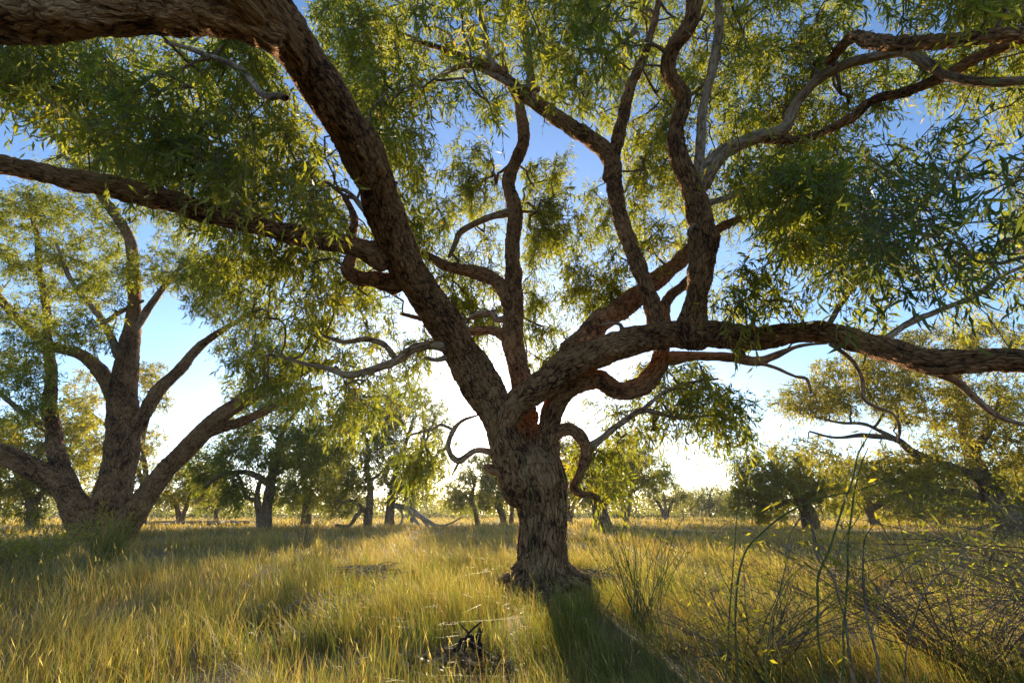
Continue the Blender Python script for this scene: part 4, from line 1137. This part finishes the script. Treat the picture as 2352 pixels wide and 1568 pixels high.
# ------------------------------------------------------------------ shrubs, tussocks and litter
def stems_thing(name, label, cat, base, curves, mat, part='stem', group=None, leafy=None, sides=6, step=0.05, Y=None):
    """curves: lists of (x, y, dY, radius) from the base of a plant"""
    Yb = depth_on_ground(*base) if Y is None else Y
    P0, _ = at(base[0], base[1], Yb)
    P0[2] = ground_z(P0[0], P0[1])
    root = empty(name, P0, label, cat, group)
    pts = []
    for q, c in enumerate(curves):
        m = mat
        if isinstance(c, tuple):
            m, c = c
        a = np.asarray(c, float)
        P, t = at(a[:, 0], a[:, 1], Yb + a[:, 2])
        C, r = spline(P, a[:, 3] * t / FPX * 0.5, step)
        L = np.linspace(0, len(C) * step, len(C))
        C = C + np.stack([vnoise(L / 0.13 + 7 * q, L * 0 + k, 70 + k) - 0.5 for k in range(3)], -1) * 0.009
        r = r * (1 + 0.35 * (np.abs((L / 0.11 + 0.3 * q) % 1 - 0.5) < 0.09))
        acc = Acc()
        tube(acc, C, r, sides, 0.06, q, tint=float(rng.random()))
        acc.build(part, m, root, P0, smooth=True)
        pts.append(C)
    return root, P0, np.concatenate(pts)


def fan(n, base, length, spread, up, r0, seed_len=0.3, droop=0.2, seg=6):
    """thin stems rising from one foot, as control curves in metres"""
    out = []
    for i in range(n):
        a = rng.uniform(0, 2 * math.pi)
        d = np.array([math.cos(a) * spread, math.sin(a) * spread, up]) * (0.8 + 0.4 * rng.random())
        d = unit(d + rng.normal(size=3) * 0.12)
        L = length * (1 - seed_len + 2 * seed_len * rng.random())
        t = np.linspace(0, 1, seg)[:, None]
        C = base + rng.normal(size=3) * [0.05, 0.05, 0] + d * L * t + rng.normal(size=3) * 0.12 * L * t ** 2
        C[:, 2] -= droop * L * t[:, 0] ** 2
        C = C + rng.normal(size=(seg, 3)) * 0.012 * L
        out.append((C, r0 * (1 - 0.75 * t[:, 0])))
    return out


def twig_bush(name, label, base, n, length, spread, up, r0, mat, leaf=None, leaf_mat_=None, cat='shrub', branch=3, droop=0.1, stuff_blades=None, group=None, parts=24):
    P0 = on_ground(*base) if not isinstance(base, np.ndarray) else base
    root = empty(name, P0, label, cat, group)
    rest = Acc()
    tips = []
    for i, (C, r) in enumerate(fan(n, P0, length, spread, up, r0, droop=droop)):
        C, r = spline(C, r, 0.08)
        a = Acc() if i < parts else rest
        tube(a, C, r, 5, 0.05, i, tint=float(rng.random()))
        if i < parts:
            a.build('stem', mat, root, P0, smooth=True)
        for b in range(branch):
            k = rng.integers(len(C) // 3, len(C))
            for C2, r2 in fan(1, C[k], length * 0.45, spread * 1.3, up * 0.7, r[k] * 0.7, droop=droop * 0.5):
                C2[:, :] += C[k] - C2[0]
                tube(rest, C2, np.maximum(r2, 0.0007), 4, 0, i, tint=float(rng.random()))
                tips.append(C2[2:])
        tips.append(C[len(C) // 2:])
    rest.build('twigs', mat, root, P0, smooth=True, kind='stuff')
    if leaf:
        cnt, l0, l1 = leaf
        tp = np.concatenate(tips)
        P = tp[rng.integers(0, len(tp), cnt)] + rng.normal(size=(cnt, 3)) * 0.015
        L = rng.uniform(l0, l1, cnt)
        acc = Acc()
        leaves(acc, P, rng.normal(size=(cnt, 3)) + [0, 0, 0.3], L, L * rng.uniform(0.18, 0.32, cnt), rng.random(cnt))
        acc.build('foliage', leaf_mat_ or LEAF_GREEN, root, P0, kind='stuff')
    return root


twig_bush('twiggy_shrub', 'grey twiggy half-bare shrub in the grass left of the leaning gums', (700, 1262), 16, 1.25, 0.42, 1.0, 0.010, TWIG, (900, 0.03, 0.06), LEAF_YEL, branch=6)
twig_bush('bare_shrub', 'small leafless brown shrub just right of the four-stemmed butt', (330, 1255), 12, 0.95, 0.6, 1.0, 0.006, TWIG, (150, 0.02, 0.04), LEAF_GOLD, branch=5)
twig_bush('tangled_shrub', 'tangled green shrub at the left edge beside the four-stemmed gum', (30, 1330), 26, 1.0, 0.7, 0.9, 0.006, TWIG, (1800, 0.04, 0.09), LEAF_YEL, branch=7, droop=0.25)
twig_bush('rush_clump', 'clump of thin upright green rushes right of the big trunk', (1478, 1452), 44, 1.15, 0.45, 1.0, 0.0036, STEM_GREEN, (160, 0.03, 0.07), LEAF_GREEN, cat='rushes', branch=1, parts=60)
twig_bush('rush_clump', 'thin sparse spray of green rushes behind the upright rush clump', (1560, 1390), 22, 0.95, 0.75, 0.9, 0.003, STEM_GREEN, (70, 0.03, 0.06), LEAF_GREEN, cat='rushes', branch=1, droop=0.3)


def tuft(label, base, n, h, spread, tint, group=None, heads=0):
    P0 = on_ground(*base)
    root = empty('grass_tuft', P0, label, 'grass tuft', group)
    acc = Acc()
    B = P0 + rng.normal(size=(n, 3)) * [spread * 0.25, spread * 0.25, 0]
    lean = rng.normal(size=(n, 3)) * [spread * 1.1, spread * 1.1, 0]
    blades(acc, B, h * (0.5 + 0.7 * rng.random(n)), rng.uniform(0.006, 0.013, n), lean, np.clip(tint + 0.2 * rng.normal(size=n), 0, 1), rng.random(n))
    acc.build('blades', GRASS, root, P0, kind='stuff')
    if heads:
        a2 = Acc()
        for i in range(heads):
            C, r = fan(1, P0, h * 1.15, spread * 0.5, 1.0, 0.004)[0]
            tube(a2, C, r, 4, tint=0.9)
            k = 34
            s = rng.uniform(0.62, 1, k)
            p = C[0] + (C[-1] - C[0]) * s[:, None]
            d = unit(C[-1] - C[-2]) + rng.normal(size=(k, 3)) * 0.5
            leaves(a2, p, d, rng.uniform(0.05, 0.11, k), np.full(k, 0.007), np.full(k, 0.9))
            a2.A['barkco'] = []
        a2.A.pop('barkco', None)
        a2.build('seed_heads', LEAF_GOLD, root, P0, kind='stuff')


tuft('tall bright green tussock with seed heads before the four-stemmed butt', (240, 1290), 200, 1.25, 0.45, 0.1, heads=14)
tuft('bright green tussock standing below the foot of the big trunk', (1330, 1478), 90, 0.55, 0.30, 0.02)
tuft('tall green spear of grass left of the dead sticks', (836, 1312), 40, 0.42, 0.16, 0.05)


def dead_sticks(name, label, base, n, length, mat, cat, part='stick', r0=0.012, flat=True):
    P0 = on_ground(*base)
    root = empty(name, P0, label, cat)
    for i in range(n):
        a = rng.uniform(0, 2 * math.pi)
        L = length * (0.4 + 0.8 * rng.random())
        t = np.linspace(-0.5, 0.5, 7)
        C = P0 + rng.normal(size=3) * [length * 0.28, length * 0.28, 0] + np.stack([math.cos(a) * L * t, math.sin(a) * L * t, 0.03 + 0.16 * rng.random() * (t + 0.5)], -1)
        C = C + rng.normal(size=(7, 3)) * [0.03 * L, 0.03 * L, 0.012]
        C[:, 2] = np.maximum(C[:, 2], ground_z(C[:, 0], C[:, 1]) + 0.006) + 0.08
        C, r = spline(C, np.linspace(r0, r0 * 0.3, 7) * (0.6 + 0.8 * rng.random()), max(0.04, length * 0.08))
        acc = Acc(); tube(acc, C, r, 6, 0.2, i)
        o = acc.build(part, mat, root, P0, smooth=True)
    return root


dead_sticks('stick_heap', 'low heap of pale dead sticks in the grass left of centre', (840, 1335), 44, 0.75, DEADWOOD, 'dead sticks')
dead_sticks('stick_heap', 'heap of dark dead twigs in the shaded grass at lower right', (1890, 1345), 26, 0.7, DEADWOOD, 'dead sticks', r0=0.010)
dead_sticks('stick_heap', 'scatter of bark and sticks at the right foot of the big trunk', (1375, 1345), 18, 0.5, DEADWOOD, 'dead sticks', r0=0.011)
dead_sticks('stick_heap', 'tangle of thin grey sticks low on the grass, left of the dead-stick heap', (760, 1415), 26, 0.6, DEADWOOD, 'dead sticks', r0=0.007)
dead_sticks('burnt_sticks', 'charred black sticks and hole in the grass at bottom centre', (1085, 1540), 9, 0.17, CHAR, 'burnt sticks', r0=0.011)

# the broken limb that leans from its gum to the grass
Yb = broken.Y
a = np.array([(902, 1160, 0, 6), (935, 1166, -0.4, 6.5), (962, 1182, -0.8, 6), (985, 1198, -1.2, 5), (1000, 1209, -1.5, 4)], float)
root = empty('fallen_branch', on_ground(1000, 1212), 'broken grey limb slanting from the leaning gum down to the grass', 'fallen branch')
b0 = np.array(root.location)
for q, (nm, pts) in enumerate([('bough', a), ('fork', [(930, 1165, -0.3, 4.5), (950, 1190, -1.0, 4), (968, 1212, -1.6, 3)]), ('fork', [(965, 1184, -0.8, 4), (978, 1203, -1.3, 3), (990, 1214, -1.6, 2)]),
                                ('twig', [(915, 1163, -0.2, 3), (925, 1185, -0.8, 2.5), (918, 1206, -1.2, 2)]), ('twig', [(990, 1203, -1.3, 3), (1020, 1206, -1.6, 2.4), (1045, 1196, -1.8, 1.8), (1062, 1186, -1.9, 1.2)]),
                                ('twig', [(1018, 1206, -1.6, 2.2), (1040, 1212, -1.8, 1.8), (1058, 1207, -1.9, 1.2)])]):
    p = np.asarray(pts, float)
    P, t = at(p[:, 0], p[:, 1], Yb + p[:, 2])
    C, r = spline(P, p[:, 3] * t / FPX, 0.1)
    acc = Acc(); tube(acc, C, r, 8, 0.2, q); acc.build(nm, DEADWOOD, root, b0, smooth=True)
dead_sticks('brush_pile', 'long pile of dead branches on the far grass left of the two-stemmed gum', (490, 1204), 30, 5.0, DEADWOOD, 'dead branches', part='branch', r0=0.10)

# creeper hanging down the big trunk
Yt = big.Y
stems_thing('creeper', 'thin green creeper trailing down the front of the big trunk', 'creeper', (1232, 1345),
            [[(1190, 1000, -0.50, 1.6), (1200, 1060, -0.66, 1.5), (1214, 1120, -0.66, 1.5), (1212, 1180, -0.55, 1.6), (1218, 1260, -0.56, 1.4), (1224, 1340, -0.62, 1.4)],
             [(1206, 1090, -0.68, 1.2), (1226, 1150, -0.6, 1.3), (1236, 1220, -0.55, 1.2), (1232, 1330, -0.62, 1.2)],
             [(1262, 1060, -0.55, 1.1), (1270, 1120, -0.66, 1.2), (1282, 1180, -0.55, 1.0)],
             [(1246, 1290, -0.6, 1.2), (1250, 1335, -0.66, 1.3)]], STEM_GREEN, part='strand')

# fence posts on the far side of the paddock
for q, (fx, fh, lb) in enumerate(((1570, 14, 'thin pale fence post before the far woodland, left of a pair'), (1613, 13, 'thin pale fence post before the far woodland, right of a pair'))):
    P, t = at(fx, 1194, 58)
    P[2] = 0.0
    acc = Acc()
    hh = 1.15
    tube(acc, P + np.array([[0, 0, -0.3], [0, 0, 0.5], [0.02, 0, hh]]), np.array([0.07, 0.065, 0.06]), 8, 0.1, q)
    o = acc.build('fence_post', DEADWOOD, None, P, smooth=True)
    tag(o, lb, 'fence post', 'posts of the far fence')

# the shrub in the right foreground: long arching stems, some brown and some green
Ys = 2.3
root, P0, pts = stems_thing('foreground_shrub', 'straggly shrub with long arching green and brown stems at lower right', 'shrub', (1960, 1700), [
    (STEM_GREEN, [(1700, 1660, 0.3, 4), (1690, 1480, 0.3, 4), (1692, 1340, 0.25, 4.5), (1722, 1250, 0.2, 4.5), (1790, 1190, 0.1, 4.5), (1870, 1150, 0, 4), (1960, 1128, -0.05, 3), (2060, 1100, -0.1, 2)]),
    (STEM_GREEN, [(1900, 1680, 0.1, 5), (1880, 1450, 0.1, 4.5), (1882, 1330, 0.05, 4.5), (1920, 1220, 0, 4.2), (1950, 1120, 0, 4), (1975, 1040, 0, 3.2), (2000, 985, 0, 2)]),
    (STEM_GREEN, [(1925, 1680, 0.0, 5), (1940, 1430, 0.1, 4.5), (1945, 1300, 0.1, 4.2), (1955, 1180, 0.1, 4), (1975, 1080, 0.1, 3), (1992, 1030, 0.1, 2)]),
    (TWIG, [(1985, 1680, 0, 6), (1955, 1520, 0, 5.5), (1935, 1400, 0.05, 5), (1915, 1330, 0.1, 4.5), (1878, 1280, 0.1, 4), (1866, 1220, 0.15, 3), (1862, 1170, 0.2, 2)]),
    (TWIG, [(2020, 1680, 0, 6), (2015, 1520, 0, 5.5), (1990, 1400, 0, 5), (1985, 1300, 0.0, 4), (1985, 1240, 0, 3), (2010, 1200, 0, 2)]),
    (TWIG, [(2000, 1450, 0, 3.5), (2030, 1370, 0, 3), (2080, 1310, 0, 3), (2150, 1265, 0, 2.5), (2180, 1250, 0, 1.5)]),
    (TWIG, [(2090, 1680, 0, 4), (2080, 1520, 0, 3.5), (2100, 1420, 0, 3), (2130, 1350, 0, 3), (2190, 1290, 0, 2), (2210, 1260, 0, 1.5)]),
    (TWIG, [(1890, 1290, 0.1, 3.5), (1850, 1190, 0.1, 3), (1815, 1230, 0.1, 2.6), (1805, 1280, 0.1, 1.6)]),
    (STEM_GREEN, [(1660, 1660, 0.6, 3), (1672, 1480, 0.6, 3), (1684, 1300, 0.6, 2.6), (1698, 1130, 0.6, 1.6)]),
    (TWIG, [(1915, 1340, 0.1, 2.5), (1930, 1260, 0.1, 2.2), (1968, 1195, 0.1, 2), (1990, 1160, 0.1, 1.4)]),
    (TWIG, [(1990, 1290, 0, 2.2), (2060, 1275, 0, 2.4), (2140, 1262, 0, 2), (2215, 1270, 0, 1.5)]),
    (STEM_GREEN, [(1780, 1680, 0.1, 3), (1760, 1550, 0.1, 3), (1770, 1420, 0.1, 2.6), (1810, 1330, 0.1, 2), (1850, 1290, 0.1, 1.5)]),
], TWIG, Y=Ys, sides=8, step=0.03)
# small bright leaves on its thinner twigs
cnt = 520
P = pts[rng.integers(0, len(pts), cnt)] + rng.normal(size=(cnt, 3)) * [0.05, 0.05, 0.05]
P = P[P[:, 2] > 0.35]
acc = Acc()
leaves(acc, P, rng.normal(size=P.shape) + [0, 0, -0.4], rng.uniform(0.025, 0.065, len(P)), rng.uniform(0.006, 0.015, len(P)), 0.3 + 0.7 * rng.random(len(P)))
acc.build('foliage', LEAF_YEL, root, P0, kind='stuff')

# straight wiry branches reaching in from the right edge
cv = []
for i in range(36):
    y0 = 1320 + rng.normal() * 55
    x1 = rng.uniform(1840, 2300); y1 = y0 + rng.normal() * 95 - 40
    b = rng.normal() * 22
    cv.append([(2500, y0 + 40 + rng.normal() * 20, 0.0, 2.6), (2352, y0, 0.05, 2.3), ((2352 + x1) / 2, (y0 + y1) / 2 + b, 0.1 + 0.2 * rng.random(), 1.8), (x1, y1, 0.15 + rng.random() * 0.7, 0.8)])
root, P0, pts = stems_thing('wiry_shrub', 'dark wiry branches sweeping in flat from the right edge above the grass', 'shrub', (2560, 1700), cv, TWIG, part='branch', Y=2.6, sides=5)
P = pts[rng.integers(0, len(pts), 330)] + rng.normal(size=(330, 3)) * 0.03
acc = Acc()
leaves(acc, P, rng.normal(size=P.shape) + [-0.3, 0, -0.2], rng.uniform(0.03, 0.06, len(P)), rng.uniform(0.006, 0.013, len(P)), rng.random(len(P)))
acc.build('foliage', LEAF_GREEN, root, P0, kind='stuff')
twig_bush('thorny_shrub', 'dense tangle of dark dead twigs in the bottom right corner', on_ground(2230, 1560), 70, 1.05, 0.9, 0.75, 0.006, TWIG, (260, 0.02, 0.05), LEAF_YEL, branch=6, droop=0.1)
twig_bush('thorny_shrub', 'low spray of leafless twigs in the grass under the arching green stem', on_ground(1740, 1560), 46, 0.85, 0.9, 0.75, 0.005, TWIG, (120, 0.02, 0.05), LEAF_YEL, branch=5, droop=0.1)
twig_bush('thorny_shrub', 'leafy dark sapling spray behind the wiry branches at right', on_ground(2260, 1330), 22, 1.5, 0.55, 1.0, 0.006, TWIG, (700, 0.04, 0.09), LEAF_GREEN, branch=6, droop=0.2)

# ------------------------------------------------------------------ the air: low evening haze
def make_haze(density):
    m = bpy.data.materials.new('haze')
    m.use_nodes = True
    nt = m.node_tree
    nt.nodes.remove(nt.nodes['Principled BSDF'])
    v = nt.nodes.new('ShaderNodeVolumePrincipled')
    v.inputs['Color'].default_value = (0.96, 0.95, 0.92, 1)
    v.inputs['Density'].default_value = density
    v.inputs['Anisotropy'].default_value = 0.55
    nt.links.new(v.outputs[0], nt.nodes['Material Output'].inputs['Volume'])
    X, Z0, Z1 = 262.0, -1.6, 24.0
    V = np.array([[sx * X, sy * X, z] for z in (Z0, Z1) for sx, sy in ((-1, -1), (1, -1), (1, 1), (-1, 1))])
    F = np.array([[0, 3, 2, 1], [4, 5, 6, 7], [0, 1, 5, 4], [1, 2, 6, 5], [2, 3, 7, 6], [3, 0, 4, 7]])
    o = link('haze', mesh('haze', V, F, None, m))
    o['kind'] = 'stuff'


make_haze(0.0004)
